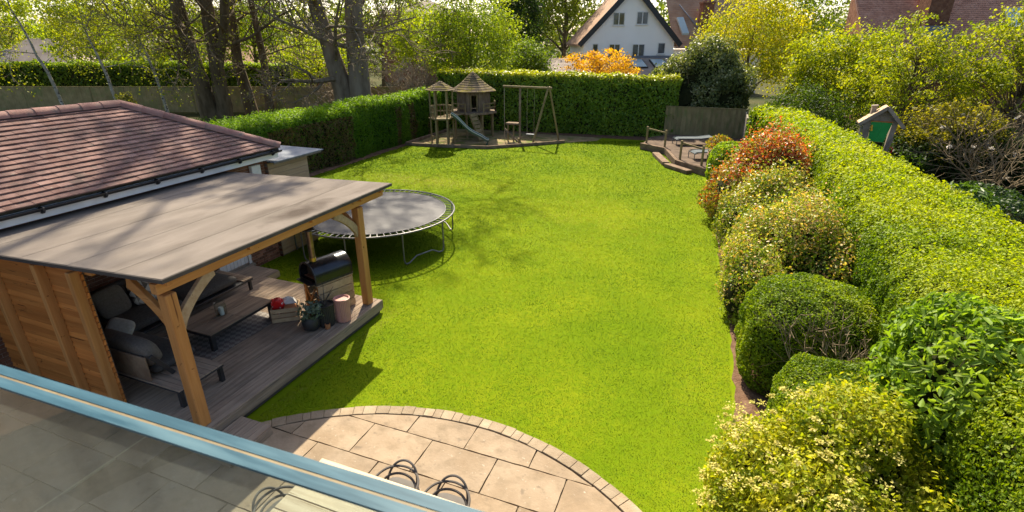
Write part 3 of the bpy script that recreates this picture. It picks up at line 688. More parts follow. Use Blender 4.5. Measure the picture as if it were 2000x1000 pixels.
# ================================================================== GARAGE
GX, GY0, GY1 = -10.74, -1.5, 10.05
garage = thing('garage', 'brick garage with a hipped red clay tile roof beside the covered seating area', 'garage', (-12.6, 6, 0))
wall = MB().box(-14.5, GY0, 0, GX-.004, GY1-.004, 2.78).build('wall', MAT['mortar'], garage)
bl, bh, jt = .215, .065, .010
brick_me = MB().box(0, 0, 0, .012, bl, bh).mesh('brick'); brick_me.materials.append(MAT['brick'])
half_me = MB().box(0, 0, 0, .012, .1025, bh).mesh('brick_half'); half_me.materials.append(MAT['brick'])
rest = MB(); cnt = 0
for r_ in range(37):
    z = .01+r_*(bh+jt); y = GY1-(bl+jt)*(1 if r_ % 2 == 0 else .5)
    if r_ % 2: 
        if z < 1.5: link('brick', half_me, None, garage, (GX-.004, GY1-.1025, z))
        else: rest.box(GX-.004, GY1-.1025, z, GX+.008, GY1, z+bh)
        y = GY1-.1125-bl
    while y > GY0:
        if not (8.13 < y+bl/2 < 9.07 and z < 2.16):
            near = (y > 7.35 and z < 1.45)
            if near: link('brick', brick_me, None, garage, (GX-.004, y, z)); cnt += 1
            else: rest.box(GX-.004, y, z, GX+.008, y+bl, z+bh)
        y -= bl+jt
for r_ in range(37):
    z = .01+r_*(bh+jt); x = GX-(bl+jt)*(1 if r_ % 2 else .5)
    while x > -14.4: rest.box(x, GY1-.004, z, x+bl, GY1+.008, z+bh); x -= bl+jt
tag(rest.build('brickwork', MAT['brick'], garage), kind='stuff')
# door
door = MB().box(GX+.004, 8.22, .24, GX+.02, 8.98, 2.08).build('door', MAT['joint'], garage)
for i in range(7): MB().box(0, 0, 0, .022, .1035, 1.83).build('door_board', MAT['white'], door, bevel=.006, seg=1, loc=(GX+.012, 8.225+i*.1075, .245))
MB().lathe([(.03,0),(.034,.012),(.02,.03),(.001,.032)], 16).build('handle', MAT['brass'], door, smooth=True, loc=(GX+.04, 8.42, 1.32), rot=(0, R(90), 0))
MB().box(GX, 8.13, .2, GX+.05, 8.215, 2.16).box(GX, 8.985, .2, GX+.05, 9.07, 2.16).box(GX, 8.215, 2.085, GX+.05, 8.985, 2.16).build('door_frame', MAT['white'], garage, bevel=.005, seg=1)
MB().box(GX, 8.1, .13, GX+.14, 9.1, .195).build('door_sill', MAT['greywood'], garage, bevel=.01, seg=1)
# white utility box on the wall near the corner
MB().box(GX+.009, 9.55, 2.16, GX+.11, 9.83, 2.6).build('meter_box', MAT['white'], garage, bevel=.012)
# roof planes
EX, EY, EZ = -10.42, 10.30, 2.93; HW = 2.2; RX = EX-HW; RZ = EZ+1.17; RYE = EY-HW; WX = EX-2*HW
th = math.atan2(1.17, HW); SL = HW/math.cos(th)
roof = MB().add([(EX-.03,-1.7,EZ-.015),(EX-.03,EY-.03,EZ-.015),(RX,RYE,RZ-.02),(RX,-1.7,RZ-.02),(WX,-1.7,EZ-.015),(WX,EY-.03,EZ-.015)],
                [(0,1,2,3),(1,5,2),(5,4,3,2),(0,3,4),(0,4,5,1)]).build('roof', MAT['joint'], garage)
NC = 18; ex = SL/NC; TW = .2
tile_me = MB().box(-TW/2+.0015, -.02, .036, TW/2-.0015, ex+.035, .058).mesh('roof_tile'); tile_me.materials.append(MAT['tile'])
tj = MB(); tl = []
for c_ in range(NC):
    s0 = c_*ex; yend = EY-.02-s0*math.cos(th)
    y = yend-TW*(.5 if c_ % 2 else 1.0)
    full = []
    while y > -1.6: full.append((y+TW/2, TW)); y -= TW
    if c_ % 2: full.append((yend-TW*.25, TW*.5))
    for yc, wd in full: tl.append((c_, s0, yc, wd))
def tile_pos(s0): return (EX-s0*math.cos(th)+.02, EZ+s0*math.sin(th))
vis = []
for (c_, s0, yc, wd) in tl:
    x, z = tile_pos(s0); X = x*CT+yc*ST; Yd = -x*ST+yc*CT
    if Yd < 1: continue
    dz = z-5.5; dep = Yd*math.cos(R(22.52))-dz*math.sin(R(22.52)); u = 1000+1020*X/dep
    if u > -10: vis.append((math.dist((x,yc,z), (0,0,5.5)), c_, s0, yc, wd))
vis.sort(); sel = set((q[1], round(q[3], 3)) for q in vis[:300])
rgt = random.Random(3)
for (c_, s0, yc, wd) in tl:
    x, z = tile_pos(s0)
    # local x of tile -> garden y, local y -> up the slope
    up = Vector((-math.cos(th), 0, math.sin(th))); ax = Vector((0,1,0)); nn = ax.cross(up); 
    tilt = rgt.uniform(.19,.215); upv = (up*math.cos(tilt)-nn*math.sin(tilt)); n2 = ax.cross(upv)
    m = Matrix((( ax.x, upv.x, n2.x, x),(ax.y, upv.y, n2.y, yc),(ax.z, upv.z, n2.z, z+rgt.uniform(.004,.012)),(0,0,0,1)))
    if (c_, round(yc,3)) in sel and wd == TW:
        o = link('roof_tile', tile_me, None, None); o.matrix_basis = m; o.parent = roof; o.matrix_parent_inverse = MW(roof).inverted()
    else:
        for_v = [(-wd/2+.0015,-.02,.036),(wd/2-.0015,-.02,.036),(wd/2-.0015,ex+.035,.036),(-wd/2+.0015,ex+.035,.036),(-wd/2+.0015,-.02,.058),(wd/2-.0015,-.02,.058),(wd/2-.0015,ex+.035,.058),(-wd/2+.0015,ex+.035,.058)]
        tj.add([m @ Vector(v) for v in for_v], [(3,2,1,0),(4,5,6,7),(0,1,5,4),(1,2,6,5),(2,3,7,6),(3,0,4,7)])
tag(tj.build('more_roof_tiles', MAT['tile'], roof), kind='stuff')
endt = MB()
for c_ in range(NC):
    s0 = c_*ex; hw = HW-s0*math.cos(th); y = EY-s0*math.cos(th)+.02; z = EZ+s0*math.sin(th)
    up = Vector((0,-math.cos(th),math.sin(th)))
    x = RX-hw+(.5 if c_ % 2 else 0)*TW
    while x < RX+hw-.05:
        x1 = min(x+TW, RX+hw); p = Vector((x+.002,y,z+.008)); q = Vector((x1-.002,y,z+.008)); d = up*(ex+.02); n_ = Vector((0,.02,.02))
        endt.add([p,q,q+d,p+d,p+n_,q+n_,q+d+n_*.4,p+d+n_*.4], [(3,2,1,0),(4,5,6,7),(0,1,5,4),(1,2,6,5),(2,3,7,6),(3,0,4,7)]); x += TW
tag(endt.build('end_slope_tiles', MAT['tile'], roof), kind='stuff')
# ridge and hip tiles: half-round, each lapped over the next
def half_round(mb, L, r0, r1, n=8, t=.018):
    vs = []; fs = []
    for (xx, r) in ((0,r0),(L,r1)):
        for k_ in range(n+1):
            a_ = PI*k_/n; vs.append((xx, r*math.cos(a_), r*math.sin(a_)*.85))
        for k_ in range(n+1):
            a_ = PI*k_/n; vs.append((xx, (r-t)*math.cos(a_), (r-t)*math.sin(a_)*.85))
    m_ = 2*(n+1)
    for k_ in range(n):
        fs += [(k_, k_+1, m_+k_+1, m_+k_), (n+1+k_, m_+n+1+k_, m_+n+2+k_, n+2+k_), (k_, n+1+k_, n+2+k_, k_+1), (m_+k_, m_+k_+1, m_+n+2+k_, m_+n+1+k_)]
    return mb.add(vs, fs)
rme = half_round(MB(), .46, .155, .14).mesh('ridge_tile', smooth=True); rme.materials.append(MAT['ridge'])
def run(p, q, name, lift):
    p = Vector(p); q = Vector(q); d = (q-p); L = d.length; d.normalize(); n = max(1, round(L/.43)); st_ = L/n
    sd_ = d.cross(Vector((0,0,1))).normalized(); u = sd_.cross(d)
    for i in range(n):
        o_ = p+d*(i*st_)+u*lift; m = Matrix(((d.x,-sd_.x,u.x,o_.x),(d.y,-sd_.y,u.y,o_.y),(d.z,-sd_.z,u.z,o_.z),(0,0,0,1)))
        o = link(name, rme, None, None); o.matrix_basis = m; o.parent = roof; o.matrix_parent_inverse = MW(roof).inverted()
run((EX+.02,EY+.02,EZ+.0), (RX,RYE,RZ+.0), 'hip_tile', .035)
run((WX-.02,EY+.02,EZ), (RX,RYE,RZ), 'hip_tile', .015)
run((RX,-1.6,RZ), (RX,RYE,RZ), 'ridge_tile', .03)
# mortar fillets under the ridge and hip
fil = MB()
for p, q in (((EX,EY,EZ-.0),(RX,RYE,RZ-.02)), ((RX,-1.6,RZ-.02),(RX,RYE,RZ-.02))): fil.tube([p,q],[.1,.1],8)
fil.build('ridge_mortar', MAT['trim'], roof)
# fascia, soffit, gutter
MB().box(EX-.045, -1.6, EZ-.22, EX-.02, EY-.02, EZ-.03).box(WX+.02, EY-.045, EZ-.22, EX-.046, EY-.02, EZ-.03).build('fascia', MAT['white'], garage)
MB().box(GX-.1, -1.6, EZ-.215, EX-.046, EY-.046, EZ-.2).build('soffit', MAT['white'], garage)
gut = MB(); vs = []; fs = []; n = 8
for yy in (-1.6, EY+.02):
    for k_ in range(n+1): a_ = PI+PI*k_/n; vs.append((EX+.045+.058*math.cos(a_), yy, EZ-.03+.058*math.sin(a_)))
    for k_ in range(n+1): a_ = PI+PI*k_/n; vs.append((EX+.045+.05*math.cos(a_), yy, EZ-.03+.05*math.sin(a_)))
m_ = 2*(n+1)
for k_ in range(n): fs += [(k_,k_+1,m_+k_+1,m_+k_),(n+1+k_,m_+n+1+k_,m_+n+2+k_,n+2+k_)]
fs += [(0,n+1,m_+n+1,m_),(n,m_+n,m_+2*n+1,2*n+1)]+[(k_,n+1+k_,n+2+k_,k_+1) for k_ in range(n)]+[(m_+k_,m_+k_+1,m_+n+2+k_,m_+n+1+k_) for k_ in range(n)]
gutter = gut.add(vs, fs).build('gutter', MAT['gutter'], garage, smooth=True)
bme = MB().box(-.062,-.02,-.07,.064,.02,.012).box(-.03,-.03,-.1,.02,.03,-.068).mesh('gutter_bracket', bevel=.01, seg=1); bme.materials.append(MAT['gutter'])
for i in range(10): link('gutter_bracket', bme, None, gutter, (EX+.045, EY-.25-i*1.02, EZ-.03))

# ================================================================== TIMBER STORE behind the garage
store = thing('timber_store', 'pale boarded timber store with flat grey roof behind the garage', 'shed', (-11.8, 10.8, 0))
for i in range(16):
    z = .04+i*.158
    MB().cbox(0,0,0,1.42,.022,.15).build('wall_board', MAT['palewood'], store, bevel=.004, seg=1, loc=(-10.66, 10.79, z+.075), rot=(0,0,R(90)))
MB().box(-13.4, 10.09, 0, -10.675, 11.5, 2.56).build('wall', MAT['greywood'], store)
MB().box(-13.6, 10.075, 2.6, -10.40, 11.92, 2.625).build('roof', MAT['lead'], store)
MB().box(-13.55, 11.83, 2.55, -10.43, 11.86, 2.597).box(-10.46, 10.09, 2.55, -10.43, 11.829, 2.597).build('roof_edge', MAT['greywood'], store)

# ================================================================== DECK
deck = thing('timber_deck', 'weathered grey timber deck under the flat-roofed shelter', 'deck', (-8.5, 6.1, 0))
dme = MB()
# grooved board 4.4 m long, along local x
nb = 37; bw = (10.70-6.26)/nb
prof = []; hw = bw/2-.0025
pts = [(-hw,0),(-hw,.024)]; 
for k_ in range(5):
    a0 = -hw+2*hw*(k_+.5)/5; pts += [(a0-.006,.028),(a0-.003,.024),(a0+.003,.024),(a0+.006,.028)]
pts += [(hw,.024),(hw,0)]
rgd = random.Random(11)
for i in range(nb):
    x = -6.26-bw*(i+.5); y1 = 8.365 if x > -9.6 else 8.04
    L = y1-3.93
    mb = MB().prism_axis(pts, (-L/2,0,0), (0,1,0), (0,0,1), (1,0,0), L)
    mb.build('deck_board', MAT['deck'], deck, loc=(x, 3.93+L/2, .272+rgd.uniform(-.0015,.0015)), rot=(0,0,R(90)))
MB().box(-10.7, 3.95, .02, -6.29, 8.0, .268).box(-9.6, 8.0, .02, -6.29, 8.27, .268).build('frame', MAT['trim'], deck)
MB().cbox(0,0,0,4.4,.024,.17).build('fascia_board', MAT['deck'], deck, bevel=.004, seg=1, loc=(-6.268, 6.13, .18), rot=(0,0,R(90)))
MB().cbox(0,0,0,3.3,.024,.17).build('fascia_board', MAT['deck'], deck, bevel=.004, seg=1, loc=(-7.93, 8.385, .18))
pad = thing('doorway_platform', 'small grey timber platform outside the white garage door', 'platform', (-10.1, 8.5, 0))
for i in range(8):
    MB().cbox(0,0,0,.88,.115,.028).build('deck_board', MAT['deck'], pad, bevel=.003, seg=1, loc=(-9.74-.06-.1195*i, 8.53, .176), rot=(0,0,R(90)))
MB().box(-10.7, 8.11, .02, -9.76, 8.95, .16).build('frame', MAT['trim'], pad)
MB().cbox(0,0,0,.9,.02,.14).build('fascia_board', MAT['palewood'], pad, loc=(-9.738, 8.53, .09), rot=(0,0,R(90)))
step = thing('deck_step', 'low grooved timber step between the deck and the patio', 'step', (-5.9, 4.3, 0))
for i in range(5):
    MB().prism_axis([(a_*.98, b_) for a_, b_ in pts], (-.37,0,0), (0,1,0), (0,0,1), (1,0,0), .74).build('step_board', MAT['deck'], step, loc=(-5.68-.119*i, 4.14, .14), rot=(0,0,R(90)))
MB().box(-6.2, 3.78, .03, -5.63, 4.5, .138).build('frame', MAT['trim'], step)
MB().cbox(0,0,0,.72,.022,.12).build('riser', MAT['deck'], step, loc=(-5.618, 4.14, .085), rot=(0,0,R(90)))
MB().cbox(0,0,0,.58,.022,.12).build('riser', MAT['deck'], step, loc=(-5.92, 3.766, .085))

# ================================================================== PERGOLA / SHELTER
per = thing('garden_shelter', 'pine garden shelter with flat felt roof against the garage', 'shelter', (-8.4, 6.3, .3))
zr = lambda x: 2.74-.12*(-6.2-x)/4.52
xs = [-6.19,-7.02,-7.9,-8.88,-9.85,-10.70]
yn = lambda x: 3.90-.20*(-6.2-x)/4.5
yf = lambda x: 8.96-.10*(-6.2-x)/4.5
for i in range(5):
    a_, b_ = xs[i], xs[i+1]; lap = .05 if i < 4 else 0; lift = .0015
    v = [(a_,yn(a_),zr(a_)+lift+.008*(0)),(a_,yf(a_),zr(a_)+lift),(b_-lap,yf(b_-lap),zr(b_-lap)-.002),(b_-lap,yn(b_-lap),zr(b_-lap)-.002)]
    top = [(q[0],q[1],q[2]+.005) for q in v]
    MB().add(v+top, [(3,2,1,0),(4,5,6,7),(0,1,5,4),(1,2,6,5),(2,3,7,6),(3,0,4,7)]).build('roof_sheet', MAT['felt'], per)
def slabq(x0, x1, ya, yb, z0, z1):
    return [(x0,ya(x0),zr(x0)+z0),(x0,yb(x0),zr(x0)+z0),(x1,yb(x1),zr(x1)+z0),(x1,ya(x1),zr(x1)+z0),(x0,ya(x0),zr(x0)+z1),(x0,yb(x0),zr(x0)+z1),(x1,yb(x1),zr(x1)+z1),(x1,ya(x1),zr(x1)+z1)]
BF = [(3,2,1,0),(4,5,6,7),(0,1,5,4),(1,2,6,5),(2,3,7,6),(3,0,4,7)]
MB().add(slabq(-6.22,-10.68,lambda x: yn(x)+.03,lambda x: yf(x)-.03,-.045,-.006), BF).build('roof_deck', MAT['pine'], per)
tr = MB().add(slabq(-6.175,-6.205,lambda x: yn(x)-.015,lambda x: yf(x)+.015,-.055,-.001), BF)
tr.add(slabq(-6.206,-10.7,lambda x: yn(x)-.015,lambda x: yn(x)+.012,-.055,-.001), BF).add(slabq(-6.206,-10.7,lambda x: yf(x)-.012,lambda x: yf(x)+.015,-.055,-.001), BF)
tr.build('edge_trim', MAT['trim'], per)
POSTS = ((-6.43,4.06),(-6.46,8.12))
for px, py in POSTS:
    MB().cbox(0,0,0,2.14,.165,.165).build('post', MAT['pine'], per, bevel=.012, seg=1, loc=(px, py, .3+1.07), rot=(0,R(-90),0))
MB().cbox(0,0,0,5.0,.12,.15).build('front_beam', MAT['pine'], per, bevel=.006, seg=1, loc=(-6.44, 6.42, 2.55), rot=(0,0,R(90)))
for yb in (4.06, 5.4, 6.75, 8.12, 8.8):
    MB().beam((-2.14,0,.058),(2.2,0,-.058),.07,.11).build('rafter', MAT['pine'], per, loc=(-8.45, yb, 2.574+ (0)), rot=(0,0,PI))
def brace(p_post, dirn, zlo=1.93, zhi=2.5, reach=.62, wd=.07, mat='pine', shift=0):
    """curved knee brace in a vertical plane, from the post up to the beam"""
    d = Vector((dirn[0], dirn[1], 0)); side = Vector((-dirn[1], dirn[0], 0)); n = 10; P_ = []; Q_ = []
    for i in range(n+1):
        t = i/n; a_ = t; x_ = .075+(reach)*(t**1.0); z_ = zlo+(zhi-zlo)*(t**.72)
        off = .095-.03*math.sin(PI*t); P_.append((x_-.02, z_+off)); Q_.append((x_+.03, z_-off))
    poly = P_+Q_[::-1]
    p = Vector((p_post[0], p_post[1], 0))-side*(wd/2)+side*shift
    return MB().prism_axis(poly, p, d, (0,0,1), side, wd).build('knee_brace', MAT[mat], per, bevel=.006, seg=1)
brace(POSTS[0], (0,1), mat='palewood'); brace(POSTS[0], (-1,0)); brace(POSTS[1], (0,-1), mat='palewood'); brace(POSTS[1], (-1,0))  # pale timber puts sunlight on two of the braces into their colour
# side wall of horizontal boards with posts on the patio side
for i in range(24):
    z = .34+i*.095
    MB().add([(-1.4,0,-.04),(1.4,0,-.04),(1.4,0,.04),(-1.4,0,.04),(-1.4,-.036,-.04),(1.4,-.036,-.04),(1.4,-.016,.04),(-1.4,-.016,.04)], BF).build('wall_board', MAT['pineboard'], per, loc=(-9.28, 3.955, z+.045))
MB().box(-10.67, 3.957, .32, -7.9, 3.975, 2.55).build('wall_backing', MAT['trim'], per)
for px in (-7.95,-8.72,-9.95):
    MB().cbox(0,0,0,2.27,.13,.09).build('wall_post', MAT['pine'], per, bevel=.008, seg=1, loc=(px, 3.866, .3+1.145), rot=(0,R(-90),0))
MB().cbox(0,0,0,2.9,.06,.14).build('wall_rail', MAT['pine'], per, bevel=.006, seg=1, loc=(-9.2, 4.01, 2.56))
MB().cbox(0,0,0,2.27,.09,.09).build('wall_post', MAT['pine'], per, loc=(-10.64, 6.9, .3+1.13), rot=(0,R(-90),0))
# ================================================================== SEATING
DZ = .302
def cush(name, size, loc, rot, mat, parent, e=.3, pinch=0, n=24):
    me = smooth(cushion_mesh(name, *size, e=e, n=n, pinch=pinch)); return link(name, me, MAT[mat], parent, loc, rot)
def slats(parent, name, x0, x1, y0, y1, z, n, along='y', mat='greywood', th=.022):
    for i in range(n):
        if along == 'y':
            wd = (x1-x0)/n; MB().cbox(0,0,0,y1-y0,wd-.006,th).build(name, MAT[mat], parent, bevel=.003, seg=1, loc=(x0+wd*(i+.5), (y0+y1)/2, z), rot=(0,0,R(90)))
        else:
            wd = (y1-y0)/n; MB().cbox(0,0,0,x1-x0,wd-.006,th).build(name, MAT[mat], parent, bevel=.003, seg=1, loc=((x0+x1)/2, y0+wd*(i+.5), z))
sofa = thing('sofa', 'long charcoal outdoor sofa against the garage brick wall', 'sofa', (-9.85, 6.3, DZ))
MB().box(-10.4,5.0,.53,-9.25,7.78,.575).build('frame', MAT['blackmetal'], sofa, bevel=.008, seg=1)
for lx, ly in ((-10.34,5.06),(-9.31,5.06),(-10.34,7.72),(-9.31,7.72)):
    MB().box(lx-.03,ly-.03,DZ,lx+.03,ly+.03,.529).build('leg', MAT['blackmetal'], sofa, bevel=.004, seg=1)
slats(sofa, 'end_table_slat', -10.4, -9.25, 7.52, 7.78, .588, 4, along='x', mat='deck')
cush('seat_cushion', (1.0,1.2,.22), (-9.78,5.62,.68), (0,0,0), 'fabric', sofa, e=.2)
cush('seat_cushion', (1.0,1.22,.22), (-9.78,6.85,.68), (0,0,0), 'fabric', sofa, e=.2)
cush('back_cushion', (.26,1.15,.52), (-10.26,5.62,.98), (0,R(-12),0), 'fabric', sofa, e=.3)
cush('back_cushion', (.26,1.2,.52), (-10.26,6.85,.98), (0,R(-12),0), 'fabric', sofa, e=.3)
MB().box(-10.46,5.0,.5,-10.41,7.6,1.12).build('back_rail', MAT['blackmetal'], sofa, bevel=.006, seg=1)
sofa2 = thing('lounge_seat', 'charcoal outdoor lounge seat with slatted platform and metal arm beside the pine wall', 'seat', (-8.1, 4.6, DZ))
MB().box(-9.2,4.2,.57,-7.0,5.0,.6).build('frame', MAT['blackmetal'], sofa2, bevel=.006, seg=1)
for lx, ly in ((-7.05,4.25),(-7.05,4.95),(-9.15,4.25),(-9.15,4.95)):
    MB().box(lx-.04,ly-.03,DZ,lx+.04,ly+.03,.569).build('leg', MAT['blackmetal'], sofa2, bevel=.004, seg=1)
slats(sofa2, 'platform_slat', -9.18, -7.0, 4.2, 5.0, .613, 7, along='x', mat='deck')
cush('seat_cushion', (1.5,.72,.2), (-8.36,4.7,.72), (0,0,0), 'fabric', sofa2, e=.2)
cush('back_cushion', (1.25,.26,.5), (-8.25,4.4,1.0), (R(14),0,0), 'fabric2', sofa2, e=.3)
MB().beam((-7.56,4.28,1.06),(-7.5,4.52,.63),.035,.07).build('arm', MAT['blackmetal'], sofa2, bevel=.006, seg=1)
MB().box(-9.1,4.215,.63,-7.6,4.24,1.05).build('back_panel', MAT['sleeper'], sofa2, bevel=.005, seg=1)
def pillow(label, mat, loc, rot, s=.48, group='scatter cushions on the seating'):
    me = smooth(cushion_mesh('cushion', s, s, .17, e=.45, n=28, pinch=.6)); o = link('cushion', me, MAT[mat], None, loc, rot); tag(o, label, 'cushion', group); return o
pillow('plain warm grey cushion leaning at the near end of the long sofa', 'fabric2', (-10.02,5.32,1.02), (R(8),R(66),R(6)), .55)
pillow('cushion with grey and white triangle print on the long sofa', 'tri', (-9.93,5.88,1.02), (R(8),R(64),R(-10)), .5)
pillow('second triangle print cushion half hidden behind the first', 'tri', (-10.05,6.2,1.05), (R(8),R(70),R(-10)), .45)
MAT['palefab'] = M('pale_fabric', (.30,.29,.27), (.38,.37,.34), scl=20, rough=.95, spec=.05)
pillow('pale cushion on the corner of the lounge seat by the pine wall', 'palefab', (-8.93,4.72,.98), (R(50),R(20),R(30)), .4)
pillow('dark grey cushion at the garage door end of the long sofa', 'fabric', (-10.0,7.3,1.0), (R(8),R(66),0), .5)
ctab = thing('coffee_table', 'low weathered coffee table with dark metal legs on the rug', 'table', (-8.33, 6.25, DZ))
slats(ctab, 'table_plank', -8.80, -7.88, 5.52, 6.24, .648, 4, mat='deck'); slats(ctab, 'table_plank', -8.80, -7.88, 6.25, 6.98, .648, 4, mat='deck')
MB().box(-8.79,5.53,.585,-7.89,5.57,.634).box(-8.79,6.93,.585,-7.89,6.97,.634).box(-8.79,5.571,.585,-8.75,6.929,.634).box(-7.93,5.571,.585,-7.89,6.929,.634).build('frame', MAT['blackmetal'], ctab)
for lx, ly in ((-8.75,5.57),(-7.93,5.57),(-8.75,6.93),(-7.93,6.93)):
    MB().box(lx-.035,ly-.045,DZ+.008,lx+.035,ly+.045,.584).build('leg', MAT['blackmetal'], ctab, bevel=.004, seg=1)
rug = MB().box(-1.5/2,-.95,0,1.5/2,.95,.008).build('rug', MAT['rug'], loc=(-8.48, 6.05, DZ)); tag(rug, 'grey diamond patterned rug under the coffee table', 'rug')
jar = thing('hurricane_jar', 'clear glass jar holding pillar candles on the coffee table', 'jar', (-8.33, 6.16, .66))
MB().lathe([(.02,0),(.095,.0),(.105,.02),(.105,.2),(.085,.235),(.085,.25),(.105,.265),(.1,.266),(.078,.25),(.078,.234),(.098,.2),(.098,.024),(.02,.012)], 24, (-8.33,6.16,.661)).build('glass', MAT['jarglass'], jar, smooth=True)
for dx, dy, h in ((-.035,.02,.12),(.04,-.015,.15)):
    MB().lathe([(.001,0),(.036,0),(.038,.01),(.038,h),(.034,h+.004),(.002,h)], 14, (-8.33+dx,6.16+dy,.676)).build('candle', MAT['white'], jar, smooth=True)

# ================================================================== OVEN CORNER
OA = R(72); OC = (-7.06, 7.70)
stand = thing('oven_stand', 'pale slatted crate stand under the black pizza oven', 'stand', (OC[0], OC[1], DZ), OA)
def loc_mb(mb, c, rz, z=0):
    cz, sz = math.cos(rz), math.sin(rz); mb.v = [(c[0]+x*cz-y*sz, c[1]+x*sz+y*cz, z+q) for x, y, q in mb.v]; return mb
for i in range(4): loc_mb(MB().cbox(0,-.27,.09+i*.168,.8,.02,.155), OC, OA, DZ).build('crate_slat', MAT['palewood'], stand, bevel=.004, seg=1)
for i in range(4): loc_mb(MB().cbox(0,.27,.09+i*.168,.8,.02,.155), OC, OA, DZ).build('crate_slat', MAT['palewood'], stand, bevel=.004, seg=1)
for i in range(4): loc_mb(MB().cbox(.39,0,.09+i*.168,.02,.515,.155), OC, OA, DZ).build('crate_slat', MAT['palewood'], stand, bevel=.004, seg=1)
for sx in (-.37,.36):
    for sy in (-.235,.235): loc_mb(MB().cbox(sx,sy,.345,.05,.05,.69), OC, OA, DZ).build('corner_post', MAT['pineboard'], stand, bevel=.004, seg=1)
loc_mb(MB().beam((-.4,-.2,.05),(-.4,.2,.62),.045,.02,(1,0,0)), OC, OA, DZ).build('cross_brace', MAT['pineboard'], stand)
loc_mb(MB().beam((-.423,.2,.05),(-.423,-.2,.62),.045,.02,(1,0,0)), OC, OA, DZ).build('cross_brace', MAT['pineboard'], stand)
loc_mb(MB().box(-.41,-.285,.69,.41,.285,.715), OC, OA, DZ).build('top_board', MAT['palewood'], stand, bevel=.004, seg=1)
loc_mb(MB().box(-.3,-.25,.3,.3,.25,.32), OC, OA, DZ).build('shelf', MAT['palewood'], stand)
oven = thing('pizza_oven', 'black barrel pizza oven with tall flue on the crate stand', 'oven', (OC[0], OC[1], DZ+.72), OA)
def arch(r, h0, n=18): return [(-r,0),(-r,h0)]+[(r*math.cos(PI-PI*i/n), h0+r*math.sin(PI-PI*i/n)) for i in range(1, n)]+[(r,h0),(r,0)]
oz = DZ+.765; body = MB(); A_ = arch(.285,.1); B_ = arch(.255,.1); n_ = len(A_); vs = []; fs = []
for xx in (-.42,.42): vs += [(xx,a_,b_) for a_, b_ in A_]
for xx in (-.42,.39): vs += [(xx,a_,b_*.96+.01) for a_, b_ in B_]
for i in range(n_):
    j = (i+1) % n_; fs += [(i,j,n_+j,n_+i),(2*n_+i,3*n_+i,3*n_+j,2*n_+j),(i,2*n_+i,2*n_+j,j)]
fs += [tuple(range(n_,2*n_)), tuple(range(3*n_,4*n_))]
loc_mb(body.add(vs, fs), OC, OA, oz).build('body', MAT['ovensteel'], oven, smooth=True)
hoop = MB()
pth = [(-.425,a_,b_) for a_, b_ in A_]; hoop.tube(pth, .016, 6, closed=True); loc_mb(hoop, OC, OA, oz).build('mouth_rim', MAT['blackmetal'], oven, smooth=True)
loc_mb(MB().box(-.36,-.23,.03,.34,.23,.045), OC, OA, oz).build('baking_floor', MAT['brick'], oven)
loc_mb(MB().box(-.30,-.2,.06,-.285,.2,.27), OC, OA, oz).build('oven_door', MAT['flue'], oven)
loc_mb(MB().box(-.43,-.28,-.045,.43,.28,-.002), OC, OA, oz).build('base_frame', MAT['blackmetal'], oven, bevel=.008, seg=1)
loc_mb(MB().box(-.53,-.26,-.02,-.431,.26,0), OC, OA, oz).build('front_shelf', MAT['blackmetal'], oven)
loc_mb(MB().lathe([(.06,.36),(.06,1.0)], 20, (-.26,0,0)), OC, OA, oz).build('flue', MAT['flue'], oven, smooth=True)
loc_mb(MB().lathe([(.068,.37),(.068,.45)], 20, (-.26,0,0)), OC, OA, oz).build('flue_collar', MAT['brass'], oven, smooth=True)
loc_mb(MB().lathe([(.02,1.0),(.065,1.0),(.065,1.03),(.125,1.035),(.12,1.05),(.03,1.085),(.002,1.09)], 20, (-.26,0,0)), OC, OA, oz).build('flue_cap', MAT['blackmetal'], oven, smooth=True)

MAT['pink'] = M('pink_ceramic', (.45,.22,.18), (.5,.26,.21), scl=4, rough=.5, spec=.35)
MAT['blackpot'] = M('black_ceramic', (.02,.02,.02), (.035,.034,.033), scl=4, rough=.5, spec=.4)
MAT['redbag'] = M('red_printed_bag', (.55,.012,.012), (.66,.02,.02), scl=5, rough=.35, spec=.5, c3=(.75,.7,.66), s3=16, r3=(.62,.64))
MAT['card'] = M('brown_card', (.36,.15,.06), (.43,.2,.09), scl=4, rough=.8)
def ribbed(label, name, x, y, r0, r1, h, mat, flutes, inner='soil'):
    t = thing(name, label, 'pot', (x, y, DZ))
    MB().lathe([(r0,0),(r0+.01,.02),((r0+r1)/2,h*.5),(r1,h-.03)], 96, (x,y,DZ), flute=flutes, amp=.035).build('pot', MAT[mat], t, smooth=False)
    MB().lathe([(r1*1.02,h-.035),(r1*1.05,h-.005),(r1*.95,h),(r1*.85,h-.01),(r1*.82,h-.08)], 32, (x,y,DZ)).build('rim', MAT[mat], t, smooth=True)
    MB().lathe([(.001,h-.075),(r1*.83,h-.075)], 24, (x,y,DZ)).build('compost', MAT[inner], t)
    return t
ribbed('tall pink ribbed planter at the front edge of the deck', 'ribbed_planter', -6.47, 7.34, .125, .155, .5, 'pink', 28)
bp = ribbed('black ribbed planter holding bare sticks beside the pink one', 'ribbed_planter', -6.67, 7.08, .14, .165, .46, 'blackpot', 28)
mb = MB(); rgs = rng_(2)
for i in range(6): 
    a_ = i*1.1; mb.tube([(-6.67,7.08,.6),(-6.67+.05*math.cos(a_),7.08+.05*math.sin(a_),.85),(-6.67+.22*math.cos(a_),7.08+.22*math.sin(a_),1.05+.05*rgs.random())],[.012,.009,.004],5)
mb.build('sticks', MAT['trim'], bp)
ep = thing('eucalyptus_pot', 'round black pot with silvery eucalyptus at the corner of the deck', 'potted plant', (-6.82, 6.82, DZ))
